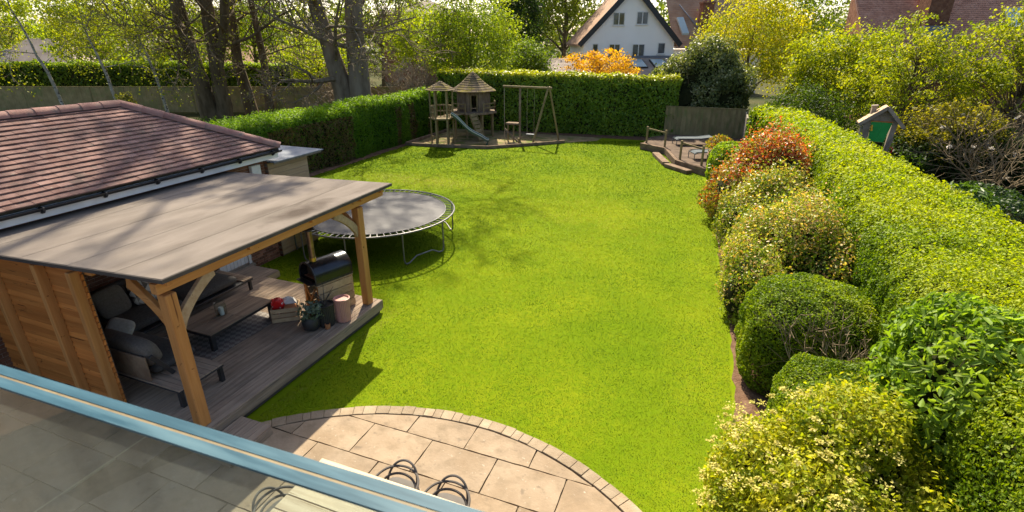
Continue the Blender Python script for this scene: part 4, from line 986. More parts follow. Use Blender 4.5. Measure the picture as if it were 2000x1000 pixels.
MB().lathe([(.1,0),(.15,.04),(.17,.14),(.15,.25),(.12,.29),(.105,.285),(.1,.24)], 28, (-6.82,6.82,DZ)).build('pot', MAT['blackpot'], ep, smooth=True)
rg = rng_(31); n = 260; u_ = unit(rg.normal(size=(n,3))+np.array([0,0,.6])); P = np.array([-6.8,6.84,.68])+u_*np.array([.26,.26,.2])*rg.random((n,1))**.4
leaves('foliage', rg, P, u_, .075, .75, palette(rg, [(.06,.09,.07),(.11,.15,.12),(.19,.235,.19)], rg.random(n)), ep, jit=.6)
mb = MB()
for i in range(0, 40): mb.tube([(-6.82,6.82,.55), tuple(P[i])], [.005,.002], 3)
mb.build('stems', MAT['twig'], ep)
cp = thing('candle_pot', 'small terracotta candle pot standing between the black pots', 'candle', (-6.55, 6.95, DZ))
MB().lathe([(.045,0),(.05,.01),(.052,.1),(.046,.1),(.044,.08)], 18, (-6.55,6.95,DZ)).build('pot', MAT['card'], cp, smooth=True)
MB().lathe([(.001,.075),(.044,.075)], 18, (-6.55,6.95,DZ)).build('wax', MAT['white'], cp)
CA = R(38); CC = (-7.58, 6.98)
crate = thing('wooden_crate', 'slatted wooden crate holding a red bag in front of the oven', 'crate', (CC[0], CC[1], DZ), CA)
for i in range(3):
    z = .06+i*.1
    for sy in (-.17,.17): loc_mb(MB().cbox(0,sy,z,.52,.014,.085), CC, CA, DZ).build('slat', MAT['palewood'], crate, bevel=.003, seg=1)
    for sx in (-.253,.253): loc_mb(MB().cbox(sx,0,z,.014,.325,.085), CC, CA, DZ).build('slat', MAT['palewood'], crate, bevel=.003, seg=1)
for sx in (-.235,.235):
    for sy in (-.152,.152): loc_mb(MB().cbox(sx,sy,.155,.02,.02,.3), CC, CA, DZ).build('corner_post', MAT['palewood'], crate)
loc_mb(MB().box(-.25,-.16,.01,.25,.16,.02), CC, CA, DZ).build('base', MAT['palewood'], crate)
def crumple(name, label, cat, c, size, mat, seed, rot=0):
    me = cushion_mesh(name, *size, e=.5, n=20, pinch=.3); V = np.array([v.co for v in me.vertices]); f = 1+(fbm(V, 14, seed)-.5)*.7
    for v, q in zip(me.vertices, V*f[:,None]): v.co = q
    o = link(name, me, MAT[mat], None, c, (R(15), R(-12), rot)); return tag(o, label, cat)
crumple('paper_bag', 'crumpled red and white bag standing in the wooden crate', 'bag', (-7.70,6.93,.60), (.24,.17,.36), 'redbag', 3, CA)
crumple('white_sack', 'white paper sack behind the red bag in the crate', 'sack', (-7.58,7.1,.60), (.26,.14,.26), 'white', 4, CA)
o = loc_mb(MB().box(-.02,-.14,.05,.2,.12,.30), CC, CA, DZ).build('card_box', MAT['card'], None, bevel=.008, seg=1); tag(o, 'brown card box inside the wooden crate', 'box')

# ================================================================== TRAMPOLINE
TC = (-8.97, 12.09); TR = 2.28; TZ = .9
tramp = thing('trampoline', 'large round trampoline with grey mat on the lawn behind the shelter', 'trampoline', (TC[0], TC[1], 0))
ring = [(TC[0]+TR*math.cos(2*PI*k/72), TC[1]+TR*math.sin(2*PI*k/72), TZ) for k in range(72)]
MB().tube(ring, .024, 8, closed=True).build('frame_ring', MAT['steel'], tramp, smooth=True)
MB().lathe([(.001,-.004),(1.0,-.012),(2.0,-.004),(2.03,0),(2.0,.006),(1.0,-.004),(.001,.002)], 72, (TC[0],TC[1],TZ)).build('jumping_mat', MAT['mat'], tramp)
MB().tube([(TC[0]+2.03*math.cos(2*PI*k/72), TC[1]+2.03*math.sin(2*PI*k/72), TZ+.002) for k in range(72)], .014, 5, closed=True).build('mat_hem', MAT['blackmetal'], tramp)
sme = MB().tube([(2.03,0,0),(2.06,0,.002),(2.22,0,.002),(2.262,0,0)], [.006,.013,.013,.006], 5).mesh('spring'); sme.materials.append(MAT['steel'])
for k in range(80): link('spring', sme, None, tramp, (TC[0],TC[1],TZ), (0,0,2*PI*k/80))
for (aa, ab) in ((322,357),(247,285),(200,225),(40,75),(110,150)):
    pa = [TC[0]+(TR-.02)*math.cos(R(aa)), TC[1]+(TR-.02)*math.sin(R(aa))]; pb = [TC[0]+(TR-.02)*math.cos(R(ab)), TC[1]+(TR-.02)*math.sin(R(ab))]
    mx = lambda t: (pa[0]+(pb[0]-pa[0])*t, pa[1]+(pb[1]-pa[1])*t)
    pts_ = [(*pa,TZ-.02),(*pa,.16),(*mx(.015),.08),(*mx(.05),.035),(*mx(.12),.04),(*mx(.3),.17),(*mx(.7),.17),(*mx(.88),.04),(*mx(.95),.035),(*mx(.985),.08),(*pb,.16),(*pb,TZ-.02)]
    MB().tube(pts_, .021, 7).build('leg', MAT['steel'], tramp, smooth=True)

# ================================================================== DINING SET
tab = thing('dining_table', 'long pale timber dining table on the patio below the balcony', 'table', (-2.6, 3.3, 0))
ye = 2.8
for i in range(5):
    MB().cbox(0,0,0,2.95,.19,.045).build('table_plank', MAT['tablewood'], tab, bevel=.006, seg=1, loc=(-2.5 if i < 4 else -2.5, ye+.1+.198*i, .735))
MB().cbox(0,0,0,.9,.14,.03).build('crossbar', MAT['tablewood'], tab, loc=(-3.6,3.3,.697), rot=(0,0,R(90)))
MB().cbox(0,0,0,.9,.14,.03).build('crossbar', MAT['tablewood'], tab, loc=(-1.4,3.3,.697), rot=(0,0,R(90)))
for lx in (-3.6,-1.4):
    for s_ in (-1,1): MB().beam((lx,3.3+s_*.08,.68),(lx,3.3+s_*.42,.04),.1,.07,(1,0,0)).build('leg', MAT['tablewood'], tab, bevel=.005, seg=1)
MAT['chairgrey'] = M('grey_plastic', (.085,.075,.065), (.105,.092,.08), scl=6, rough=.65, spec=.2)
def make_chair(label):
    t = thing('dining_chair', label, 'chair', (0,0,0), 0, 'chairs around the patio table')
    mb = MB(); vs = []; n = 10
    s_ = cushion_mesh('seat', .46, .45, .03, e=.55, n=24); link('seat', smooth(s_), MAT['chairgrey'], t, (0,0,.46))
    for sx in (-1,1):
        for sy in (-1,1):
            MB().tube([(sx*.18,sy*.17,.45),(sx*.24,sy*.23,.04)],[.017,.013],8).build('leg', MAT['chairgrey'], t, smooth=True)
    # three woven back loops (back is at +y)
    def loop(f, m=28, r=.015): return MB().tube([f(i/m) for i in range(m+1)], r, 7).build('back_loop', MAT['chairgrey'], t, smooth=True)
    # low wide arm loop
    def f1(u): a_ = PI*u; return (-.285*math.cos(a_), -.12+.36*math.sin(a_)**.7, .61+.04*math.sin(a_))
    def f2(u): a_ = PI*u; return (-.20*math.cos(a_), .10+.16*math.sin(a_)**.8, .46+.27*math.sin(a_)**.75)
    def f3(u): a_ = PI*u; return (-.235*math.cos(a_), -.02+.2*math.sin(a_)**.8, .46+.13*math.sin(a_)**.6)
    loop(f1); loop(f2); loop(f3)
    for sx in (-1,1): MB().tube([(sx*.285,-.12,.61),(sx*.283,-.14,.58),(sx*.2,-.12,.46)], .0125, 7).build('arm_support', MAT['chairgrey'], t, smooth=True)
    return t
ch = make_chair('grey looped-back chair on the lawn side of the table, nearer the pine shelter')
ch.location = (-2.98, 3.86, .032)
dup(ch, (-2.31, 3.86, .032), 0, 'grey looped-back chair on the lawn side of the table, further from the pine shelter')
dup(ch, (-4.02, 3.1, .032), R(90), 'grey looped-back chair at the shelter end of the table')

# ================================================================== BALCONY GLASS
MAT['panel'] = glass_mat('balcony_glass', (.80,.87,.87), .13, (.19,.19,.175))
MAT['glassedge'] = M('glass_edge', (.018,.06,.085), (.038,.098,.13), scl=14, rough=.5, spec=.12, st=(.5,6,1), c3=(.075,.14,.165), s3=7, r3=(.48,.72))  # green-blue glass tint, with the sky's reflection put into the colour
MAT['interlayer'] = M('laminate_interlayer', (.13,.095,.045), (.19,.145,.07), scl=30, rough=.6)
bal = thing('glass_balustrade', 'laminated glass balustrade panel across the balcony edge in the foreground', 'balustrade', (.2, .35, 3.95))
BA = R(1.6); BT = 5.05; bc = (-.5, .3325)
def bal_mb(mb): return loc_mb(mb, bc, BA)
bal_mb(MB().box(-2.5,-.0150,BT-1.08,3.5,-.0146,BT-.004)).build('inner_pane', MAT['panel'], bal)
bal_mb(MB().box(-2.5,-.0175,BT-.0035,3.5,-.0022,BT)).build('pane_edge', MAT['glassedge'], bal)
bal_mb(MB().box(-2.5,.0022,BT-.0035,3.5,.0175,BT)).build('pane_edge', MAT['glassedge'], bal)
bal_mb(MB().box(-2.5,-.0020,BT-.0045,3.5,.0020,BT-.0008)).build('interlayer', MAT['interlayer'], bal)
bal_mb(MB().box(-2.5,-.03,3.90,3.5,.03,3.99)).build('base_channel', MAT['blackmetal'], bal)
tag(MB().box(-4,-2.5,3.75,4,.4,3.895).build('balcony_floor', MAT['slab']), kind='structure')
# ================================================================== PLAY AREA
edge = thing('timber_edging', 'low timber sleeper edging around the play area at the back of the lawn', 'edging', (-12, 26, 0))
kp = [(-16.3,25.35),(-14.2,25.48),(-11.5,26.05),(-9.4,27.98),(-8.15,29.25)]
for i in range(4):
    MB().beam((*kp[i],.09),(*kp[i+1],.09),.11,.16).build('sleeper', MAT['sleeper'], edge, bevel=.01, seg=1)
MB().beam((-16.32,25.5,.09),(-16.35,30.5,.09),.11,.16).build('sleeper', MAT['sleeper'], edge, bevel=.01, seg=1)
# climbing tower
TX, TY = -14.45, 26.35
tower = thing('climbing_tower', 'timber climbing tower with conical slatted roof and platform', 'tower', (TX, TY, 0))
hexp = [(TX+.62*math.cos(R(25+60*k)), TY+.62*math.sin(R(25+60*k))) for k in range(6)]
for x, y in hexp: MB().tube([(x,y,0),(x,y,1.5),(x,y,2.98)], .05, 8).build('post', MAT['playwood'], tower, smooth=True)
MB().prism([(TX+.74*math.cos(R(25+60*k)), TY+.74*math.sin(R(25+60*k))) for k in range(6)], 1.42, 1.5).build('platform', MAT['playwood'], tower, bevel=.01, seg=1)
for k in (0,1,2,3):
    a_, b_ = hexp[k], hexp[(k+1) % 6]
    for z in (1.78,2.1): MB().beam((*a_,z),(*b_,z),.035,.07).build('rail', MAT['playwood'], tower)
    for t_ in (.33,.66): MB().beam((a_[0]+(b_[0]-a_[0])*t_, a_[1]+(b_[1]-a_[1])*t_,1.5),(a_[0]+(b_[0]-a_[0])*t_, a_[1]+(b_[1]-a_[1])*t_,2.1),.035,.05).build('baluster', MAT['playwood'], tower)
for k in (3,4): MB().tube([(*hexp[k],.5),(*hexp[k+1],.5)], .03, 6).build('climbing_bar', MAT['playwood'], tower, smooth=True)
def cone_roof(cx, cy, n, r, z0, z1, rows, mat, parent, rot=25, bell=.0, th=.022):
    for i in range(rows):
        t0, t1 = i/rows, (i+1)/rows+.03
        f = lambda t: r*(1-min(t,1))*(1-bell*math.sin(PI*min(t,1)))
        ra, rb = f(t0), max(f(t1), .01); za, zb = z0+(z1-z0)*t0, z0+(z1-z0)*min(t1,1)
        for k in range(n):
            a0, a1 = R(rot+360*k/n), R(rot+360*(k+1)/n)
            p = [Vector((cx+q*math.cos(a_), cy+q*math.sin(a_), z)) for (q,a_,z) in ((ra+.02,a0,za),(ra+.02,a1,za),(rb,a1,zb),(rb,a0,zb))]
            u_ = Vector((0,0,th)); MB().add(p+[q+u_*(1.3 if j < 2 else .5) for j, q in enumerate(p)], BF).build('roof_slat', mat, parent)
cone_roof(TX, TY, 6, .84, 2.95, 3.42, 6, MAT['mosswood'], tower)
# slide
slide = thing('slide', 'wavy green plastic slide running down from the climbing tower', 'slide', (-13.0, 26.7, 0))
MAT['slidegreen'] = M('green_plastic', (.05,.085,.06), (.075,.11,.08), scl=3, rough=.35, spec=.45)
MAT['slidelip'] = M('slide_lip', (.45,.47,.40), (.55,.56,.48), scl=3, rough=.35, spec=.45)
s0, s1 = Vector((-13.85,26.32,1.5)), Vector((-11.95,27.12,.12)); dirh = Vector((s1.x-s0.x, s1.y-s0.y, 0)).normalized(); sdv = Vector((-dirh.y, dirh.x, 0))
cs = [(-.24,.13),(-.22,.14),(-.2,.02),(0,0),(.2,.02),(.22,.14),(.24,.13)]; vs = []; fs = []; n = 24; lips = [[],[]]
for i in range(n+1):
    t = i/n; z = 1.5*(1-t)**1.05+.10+.10*math.sin(t*PI*2.6+.6)*(1-t*.6)-.02
    if t > .9: z = max(z, .2)
    c_ = Vector((s0.x+(s1.x-s0.x)*t, s0.y+(s1.y-s0.y)*t, z))
    for a_, b_ in cs: vs.append(c_+sdv*a_+Vector((0,0,b_)))
    lips[0].append(c_+sdv*-.24+Vector((0,0,.135))); lips[1].append(c_+sdv*.24+Vector((0,0,.135)))
m_ = len(cs)
for i in range(n):
    for j in range(m_-1): fs.append((i*m_+j,i*m_+j+1,(i+1)*m_+j+1,(i+1)*m_+j))
o = MB().add(vs, fs).build('chute', MAT['slidegreen'], slide, smooth=True); sm = o.modifiers.new('thickness', 'SOLIDIFY'); sm.thickness = .03
for l_ in lips: MB().tube(l_, .022, 6).build('side_lip', MAT['slidelip'], slide, smooth=True)
for q_ in ((-12.0,26.92),(-12.1,27.25)): MB().beam((*q_,0),(*q_,.14),.06,.06).build('foot', MAT['slidegreen'], slide)
# playhouse on stilts
HX, HY = -14.0, 29.55; PA = 50
ph = thing('playhouse', 'raised octagonal timber playhouse with mossy roof and ramp', 'playhouse', (HX, HY, 0))
oct_ = lambda r, n=8: [(HX+r*math.cos(R(PA+45*k)), HY+r*math.sin(R(PA+45*k))) for k in range(n)]
MB().prism(oct_(1.45), 1.42, 1.55).build('platform', MAT['playwall'], ph, bevel=.01, seg=1)
for k in range(8):
    x, y = oct_(1.2)[k]; MB().tube([(x,y,0),(x,y,1.42)], .06, 7).build('stilt', MAT['playwood'], ph, smooth=True)
q8 = oct_(1.02); DOORF = 5
MB().prism([(HX+.9*math.cos(R(PA+45*k)), HY+.9*math.sin(R(PA+45*k))) for k in range(8)], 1.56, 1.6).build('inside_floor', MAT['trim'], ph)
for k in range(8):
    a_, b_ = q8[k], q8[(k+1) % 8]; L = math.dist(a_, b_); nbd = 7; ang = math.atan2(b_[1]-a_[1], b_[0]-a_[0])
    for i in range(nbd):
        if k == DOORF and i in (2,3,4):
            z0, z1 = 2.48, 2.72
        else: z0, z1 = 1.55, 2.72
        t = (i+.5)/nbd; MB().cbox(0,0,0,L/nbd-.012,.02,z1-z0).build('wall_board', MAT['playwall'], ph, loc=(a_[0]+(b_[0]-a_[0])*t, a_[1]+(b_[1]-a_[1])*t, (z0+z1)/2), rot=(0,0,ang))
    MB().beam((a_[0]*.995+HX*.005,a_[1]*.995+HY*.005,1.55),(a_[0]*.995+HX*.005,a_[1]*.995+HY*.005,2.73),.07,.07).build('corner_post', MAT['playwall'], ph)
a_, b_ = q8[DOORF], q8[(DOORF+1) % 8]
for t in (.27,.73):
    MB().beam((a_[0]+(b_[0]-a_[0])*t, a_[1]+(b_[1]-a_[1])*t-.02,1.55),(a_[0]+(b_[0]-a_[0])*t, a_[1]+(b_[1]-a_[1])*t-.02,2.5),.05,.05).build('door_frame', MAT['playwood'], ph)
cone_roof(HX, HY, 8, 1.42, 2.68, 3.75, 9, MAT['mosswood'], ph, rot=PA, bell=.12)
for k in (4,6,7):
    a_, b_ = oct_(1.4)[k], oct_(1.4)[(k+1) % 8]
    for z in (1.8,2.02): MB().beam((*a_,z),(*b_,z),.035,.06).build('rail', MAT['playwood'], ph)
    for t in (0,.5,1): MB().beam((a_[0]+(b_[0]-a_[0])*t, a_[1]+(b_[1]-a_[1])*t,1.5),(a_[0]+(b_[0]-a_[0])*t, a_[1]+(b_[1]-a_[1])*t,2.08),.05,.05).build('rail_post', MAT['playwood'], ph)
for s_ in (-1,1): MB().beam((-13.45+.22*s_*.5,28.25+.22*s_,1.5),(-12.75+.22*s_*.5,28.0+.22*s_,.05),.04,.09).build('ramp_side', MAT['playwood'], ph)
for i in range(7):
    t = (i+.5)/7; MB().cbox(0,0,0,.19,.5,.03).build('ramp_board', MAT['playwood'], ph, loc=(-13.45+.7*t, 28.25-.25*t, 1.54-1.45*t), rot=(0,R(63),R(-20)))
bridge = MB()
for i in range(6): MB().cbox(0,0,0,.2,.7,.03).build('bridge_board', MAT['playwood'], ph, loc=(-14.4+.03*i, 27.1+.21*i, 1.5), rot=(0,0,R(82)))
# swing frame
sw = thing('swing_frame', 'tall timber swing frame with rope swing and climbing bars', 'swing', (-10.2, 29.2, 0))
bL, bR = (-11.75,28.75,3.05), (-8.85,28.78,3.02)
MB().tube([bL,bR], .06, 10).build('top_beam', MAT['playwood'], sw, smooth=True)
MB().tube([(-9.05,28.80,3.1),(-9.72,28.15,0)], [.055,.06], 8).build('leg', MAT['playwood'], sw, smooth=True)
MB().tube([(-9.0,28.76,3.1),(-8.62,29.7,0)], [.055,.06], 8).build('leg', MAT['playwood'], sw, smooth=True)
MB().beam((-10.75,28.85,0),(-10.75,28.85,3.0),.10,.10,(1,0,0)).build('middle_post', MAT['playwall'], sw)
MB().tube([(-11.68,28.76,3.0),(-11.66,28.76,0)], .02, 6).build('climbing_rope', MAT['paletwig'], sw)
MB().beam((-11.55,28.85,1.0),(-10.8,28.85,1.0),.5,.1).build('low_platform', MAT['playwall'], sw, bevel=.01, seg=1)
for x in (-11.45,-11.1): MB().beam((x,28.75,0),(x,28.75,.95),.07,.07,(1,0,0)).build('low_post', MAT['playwood'], sw)
MB().beam((-11.6,28.6,.72),(-10.75,28.5,.03),.06,.09).build('balance_beam', MAT['playwall'], sw)
for x in (-10.28,-9.86): MB().tube([(x,28.78,3.0),(x-.02,28.8,1.6),(x,28.8,.47)], .009, 5).build('swing_rope', MAT['paletwig'], sw)
MB().box(-10.33,28.7,.44,-9.81,28.9,.47).build('swing_seat', MAT['lead'], sw, bevel=.01, seg=1)
lg = MB().tube([(-10.32,27.55,.02),(-10.32,27.55,.3),(-10.32,27.53,.42)], [.045,.05,.05], 9).build('wooden_post', MAT['playwood'], smooth=True); tag(lg, 'short round wooden post standing in the play area mulch', 'post')
# small stool-like block in the lawn shade
# ================================================================== BACK TERRACE
MAT['terrace'] = M('shaded_terrace_boards', (.07,.05,.035), (.14,.10,.07), scl=2, rough=.9, bump=.3, bsc=20, spec=.1)  # shade over the terrace is put into this dark colour
ter = thing('raised_terrace', 'raised timber sleeper terrace in the back corner of the lawn', 'terrace', (-1, 28, 0))
TP = [(-3.75,29.1),(-2.35,28.15),(-1.55,25.3),(-.15,23.9),(1.3,25.2),(1.5,32.6),(-2.6,32.6),(-3.6,31.3)]
MB().prism(TP, .02, .30).build('base', MAT['sleeper'], ter)
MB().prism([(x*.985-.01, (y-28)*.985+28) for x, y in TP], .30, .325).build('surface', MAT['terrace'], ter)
for i in range(3):
    a_, b_ = TP[i], TP[i+1]
    for j, z in enumerate((.085,.255)): MB().beam((a_[0]-.06,a_[1]-.06,z),(b_[0]-.06,b_[1]-.06,z),.16,.165).build('sleeper', MAT['sleeper'], ter, bevel=.012, seg=1)
for (a_, b_, z) in (((-2.65,27.7),(-1.9,25.5),.09),((-1.85,25.25),(-.75,24.1),.09)):
    MB().beam((a_[0]-.2,a_[1]-.1,z),(b_[0]-.2,b_[1]-.1,z),.34,.16).build('step', MAT['sleeper'], ter, bevel=.012, seg=1)
tp4 = [(-3.55,29.15),(-2.5,28.3),(-1.5,25.45),(-.5,24.45)]
for x, y in tp4: MB().tube([(x,y,.3),(x,y,1.2)], .055, 8).build('rail_post', MAT['playwood'], ter, smooth=True)
for i in (0,2): MB().beam((*tp4[i],1.1),(*tp4[i+1],1.05),.05,.07).build('handrail', MAT['playwood'], ter)
MAT['lounger'] = M('shaded_textilene', (.10,.115,.12), (.13,.145,.15), scl=3, rough=.95, spec=.03)  # pale sling darkened, the shade it stands in is in the colour
def lounger(label):
    t = thing('sun_lounger', label, 'lounger', (0,0,0), 0, 'sun loungers on the raised terrace')
    n = 14; vs = []; fs = []
    for i in range(n+1):
        y = -.95+1.9*i/n; z = .36+(.0 if y < .3 else (y-.3)*.12)-(.06*max(0,(-.75-y)/.2)**1.5)
        for x in (-.33,.33): vs.append((x,y,z))
    for i in range(n): fs.append((2*i,2*i+1,2*i+3,2*i+2))
    o = MB().add(vs, fs).build('sling', MAT['lounger'], t); q = o.modifiers.new('thickness','SOLIDIFY'); q.thickness = .04
    for s_ in (-1,1): MB().tube([(s_*.34,-.97,.0),(s_*.34,-.97,.3),(s_*.34,-.9,.36),(s_*.34,.3,.36),(s_*.34,.95,.44),(s_*.34,.97,.0)], .02, 6).build('side_rail', MAT['lounger'], t, smooth=True)
    return t
l1 = lounger('pale sun lounger standing further back on the raised terrace by the fence'); l1.location = (-1.2,29.6,.325); l1.rotation_euler = (0,0,R(-68))
dup(l1, (-.15,26.2,.325), R(-64), 'pale sun lounger standing behind the wooden planter at the front of the terrace')
pl = thing('planter_box', 'wooden planter box with a leafy golden shrub at the terrace corner', 'planter', (.15, 24.9, .32))
for i in range(3):
    for (cx, cy, sx, sy) in ((.15,24.5,.9,.04),(.15,25.3,.9,.04),(-.3,24.9,.04,.76),(.6,24.9,.04,.76)): MB().cbox(cx,cy,.42+i*.16,sx,sy,.15).build('board', MAT['sleeper'], pl, bevel=.006, seg=1)
MB().box(-.27,24.53,.5,.57,25.27,.74).build('compost', MAT['soil'], pl)
rg = rng_(41); n = 900; u_ = unit(rg.normal(size=(n,3))+np.array([0,0,.3])); P = np.array([.15,24.95,1.15])+u_*np.array([.62,.62,.5])*rg.random((n,1))**.45
leaves('foliage', rg, P, u_, .12, .5, palette(rg, [(.10,.13,.02),(.2,.19,.03),(.3,.2,.04),(.3,.09,.03)], rg.random(n)), pl, jit=.8)
# back fence panel
fen = thing('fence_panel', 'weathered close-boarded fence behind the raised terrace', 'fence', (-.7, 33, 0))
for i in range(34):
    x = -3.0+i*.132; MB().add([(-.9,-.07,0),(.9,-.07,0),(.9,.07,0),(-.9,.07,0),(-.9,-.07,.022),(.9,-.07,.022),(.9,.07,.008),(-.9,.07,.008)], BF).build('board', MAT['fencewood'], fen, loc=(x, 32.95+.015*(i % 2), .95), rot=(R(90), R(-90), 0))
for z in (.4,1.5): MB().box(-3.1,33.0,z,1.5,33.06,z+.08).build('rail', MAT['fencewood'], fen)
MB().box(-3.1,32.9,1.86,1.5,33.02,1.89).build('capping', MAT['fencewood'], fen)
MB().box(-.6,32.985,.02,-.5,33.08,1.9).build('post', MAT['fencewood'], fen)
gp = MB().box(1.28,30.2,.3,1.36,33,1.75).build('boundary_board', MAT['greywood']); tag(gp, 'grey end board between the terrace and the tall right hand hedge', 'fence')

# crooked playhouse beyond the right hedge
def crooked():
    cx, cy = 5.75, 24.1; t = thing('crooked_playhouse', 'crooked wooden playhouse with bright green door beyond the right hedge', 'playhouse', (cx, cy, 0))
    MAT['green'] = M('green_paint', (.01,.26,.045), (.02,.31,.06), scl=3, rough=.5, spec=.3)
    MAT['dullwood'] = M('dull_wood', (.2,.155,.115), (.3,.24,.185), scl=3, rough=.85, var=.12)
    # local frame facing the garden balcony
    _a = R(YAW-27); fx = Vector((math.cos(_a), math.sin(_a), 0)); fy = Vector((-math.sin(_a), math.cos(_a), 0)); o0 = Vector((cx, cy, 0))
    Q = lambda a, b, z: o0+fx*a*.8+fy*b+Vector((0,0,2.58+(z-2.5)*.73))
    # front wall planks (tapering), gable
    def plate(poly, b, th, name, mat, par=t): return MB().prism_axis([(a_*.8, 2.58+(z_-2.5)*.73) for a_, z_ in poly], o0+fy*b, fx, (0,0,1), fy, th).build(name, mat, par)
    plate([(-.55,-1),(-.33,-1),(-.42,2.55),(-.72,2.55)], 0, .05, 'wall_plank', MAT['dullwood'])
    plate([(.22,-1),(.42,-1),(.68,2.6),(.46,2.6)], 0, .05, 'wall_plank', MAT['dullwood'])
    for i, (za, zb) in enumerate(((2.52,2.66),(2.67,2.82),(2.83,3.0),(3.01,3.2))):
        wL = lambda z: -.72+(z-2.5)*.95; wR = lambda z: .72-(z-2.5)*.86
        plate([(wL(za),za),(wR(za),za),(wR(zb),zb),(wL(zb),zb)], .012, .04, 'gable_board', MAT['dullwood'])
    d_ = plate([(-.36,1.52),(-.055,1.5),(.045,2.5),(-.4,2.5)], -.02, .03, 'door_leaf', MAT['green'])
    plate([(-.05,1.5),(.27,1.48),(.44,2.48),(.05,2.5)], -.02, .03, 'door_leaf', MAT['green'])
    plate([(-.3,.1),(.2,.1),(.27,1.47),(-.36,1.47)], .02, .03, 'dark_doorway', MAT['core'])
    plate([(-.41,2.5),(.46,2.5),(.46,2.56),(-.41,2.56)], -.02, .03, 'lintel', MAT['pineboard'])
    plate([(.4,1.0),(.5,1.0),(.66,1.7),(.57,1.7)], -.06, .04, 'side_prop', MAT['dullwood'])
    # roof
    for sgn, (ex_, ez_) in ((-1,(-.92,2.38)), (1,(.92,2.3))):
        ap = (.1,3.3); n_ = 6
        for i in range(n_):
            t0, t1 = i/n_, (i+1)/n_+.04; A_ = (ex_+(ap[0]-ex_)*t0, ez_+(ap[1]-ez_)*t0); B_ = (ex_+(ap[0]-ex_)*min(t1,1), ez_+(ap[1]-ez_)*min(t1,1))
            MB().add([Q(A_[0],-.16,A_[1]),Q(A_[0],0.6,A_[1]),Q(B_[0],0.6,B_[1]),Q(B_[0],-.16,B_[1]),Q(A_[0],-.16,A_[1]+.06),Q(A_[0],0.6,A_[1]+.06),Q(B_[0],0.6,B_[1]+.025),Q(B_[0],-.16,B_[1]+.025)], BF).build('roof_board', MAT['palewood'], t)
        MB().beam(Q(ex_,-.18,ez_-.03),Q(ap[0],-.18,ap[1]-.03),.04,.12).build('barge_board', MAT['dullwood'], t)
    MB().beam(Q(-.38,.4,2.75),Q(-.38,.4,3.22),.16,.16).beam(Q(-.5,.4,3.25),Q(-.24,.4,3.28),.24,.05).build('chimney', MAT['dullwood'], t)
    MB().beam(Q(-.68,0,-1),Q(-.78,0,2.4),.06,.05).build('corner_post', MAT['greywood'], t)
    for s_ in (-.55,.45): MB().prism_axis([(0,.05),(.45,.05),(.45,2.45),(0,2.45)], o0+fx*s_*.8+fy*.06, fy, (0,0,1), fx, .03).build('side_wall', MAT['dullwood'], t)
    MAT['yellowp'] = M('yellow_plastic', (.75,.38,.02), rough=.4); MAT['redp'] = M('red_plastic', (.6,.02,.03), rough=.4)
    o = MB().tube([Q(-.36,-.08,2.35),Q(-.33,-.09,2.05)], [.03,.035], 8).build('toy_handle', MAT['yellowp'], None, smooth=True); tag(o, 'yellow toy handle hanging beside the green playhouse door', 'toy')
    hp = [Q(.58,-.1,.98),Q(.68,-.1,1.0),Q(.7,-.1,1.2),Q(.64,-.1,1.28),Q(.58,-.1,1.26)]
    o = MB().tube(hp, .02, 6).build('red_toy', MAT['redp'], None, smooth=True); tag(o, 'small red plastic handle at the foot of the crooked playhouse', 'toy')
crooked()
# ================================================================== HEDGES
def ip(xs_, ys_): return lambda y: float(np.interp(y, xs_, ys_))
GREEN_SIDE = [(.035,.075,.004),(.07,.13,.005),(.12,.18,.007),(.17,.215,.012)]
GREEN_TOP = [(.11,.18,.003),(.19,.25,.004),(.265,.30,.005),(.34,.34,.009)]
def pockets(P, rg):
    f = vnoise(P, 2.3, 19)*.6+vnoise(P, 5.1, 20)*.4; return ~((f > .66) & (rg.random(len(P)) < .8)), np.zeros(len(P), bool)
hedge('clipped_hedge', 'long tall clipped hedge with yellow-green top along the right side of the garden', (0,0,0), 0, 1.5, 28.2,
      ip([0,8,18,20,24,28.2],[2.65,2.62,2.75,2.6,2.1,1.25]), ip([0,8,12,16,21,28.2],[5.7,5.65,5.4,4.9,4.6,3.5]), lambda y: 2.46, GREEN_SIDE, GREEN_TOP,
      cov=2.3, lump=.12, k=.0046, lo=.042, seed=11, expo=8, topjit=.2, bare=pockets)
def left_bare(P, rg):
    f = vnoise(P*np.array([0,1,.12]), 1.15, 77); up = (P[:,0] > -17.4) & (P[:,2] < 2.1)
    return ~(up & (f > .60) & (rg.random(len(P)) < .3)), (up & (f > .52) & (rg.random(len(P)) < .75))
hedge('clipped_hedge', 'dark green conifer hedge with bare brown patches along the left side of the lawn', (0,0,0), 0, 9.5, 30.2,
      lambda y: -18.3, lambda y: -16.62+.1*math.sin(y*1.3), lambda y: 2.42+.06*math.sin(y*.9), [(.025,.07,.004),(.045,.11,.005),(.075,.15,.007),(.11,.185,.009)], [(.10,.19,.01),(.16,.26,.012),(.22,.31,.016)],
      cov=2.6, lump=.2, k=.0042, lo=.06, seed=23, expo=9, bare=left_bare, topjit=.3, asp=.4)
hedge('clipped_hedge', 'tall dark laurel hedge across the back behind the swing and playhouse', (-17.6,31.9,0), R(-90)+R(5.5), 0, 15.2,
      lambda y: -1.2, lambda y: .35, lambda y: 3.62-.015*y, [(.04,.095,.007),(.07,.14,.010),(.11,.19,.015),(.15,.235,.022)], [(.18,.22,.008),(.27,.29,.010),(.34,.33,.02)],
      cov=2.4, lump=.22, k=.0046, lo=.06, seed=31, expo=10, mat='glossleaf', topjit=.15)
fx0, fy0 = site(-46, 46.5)
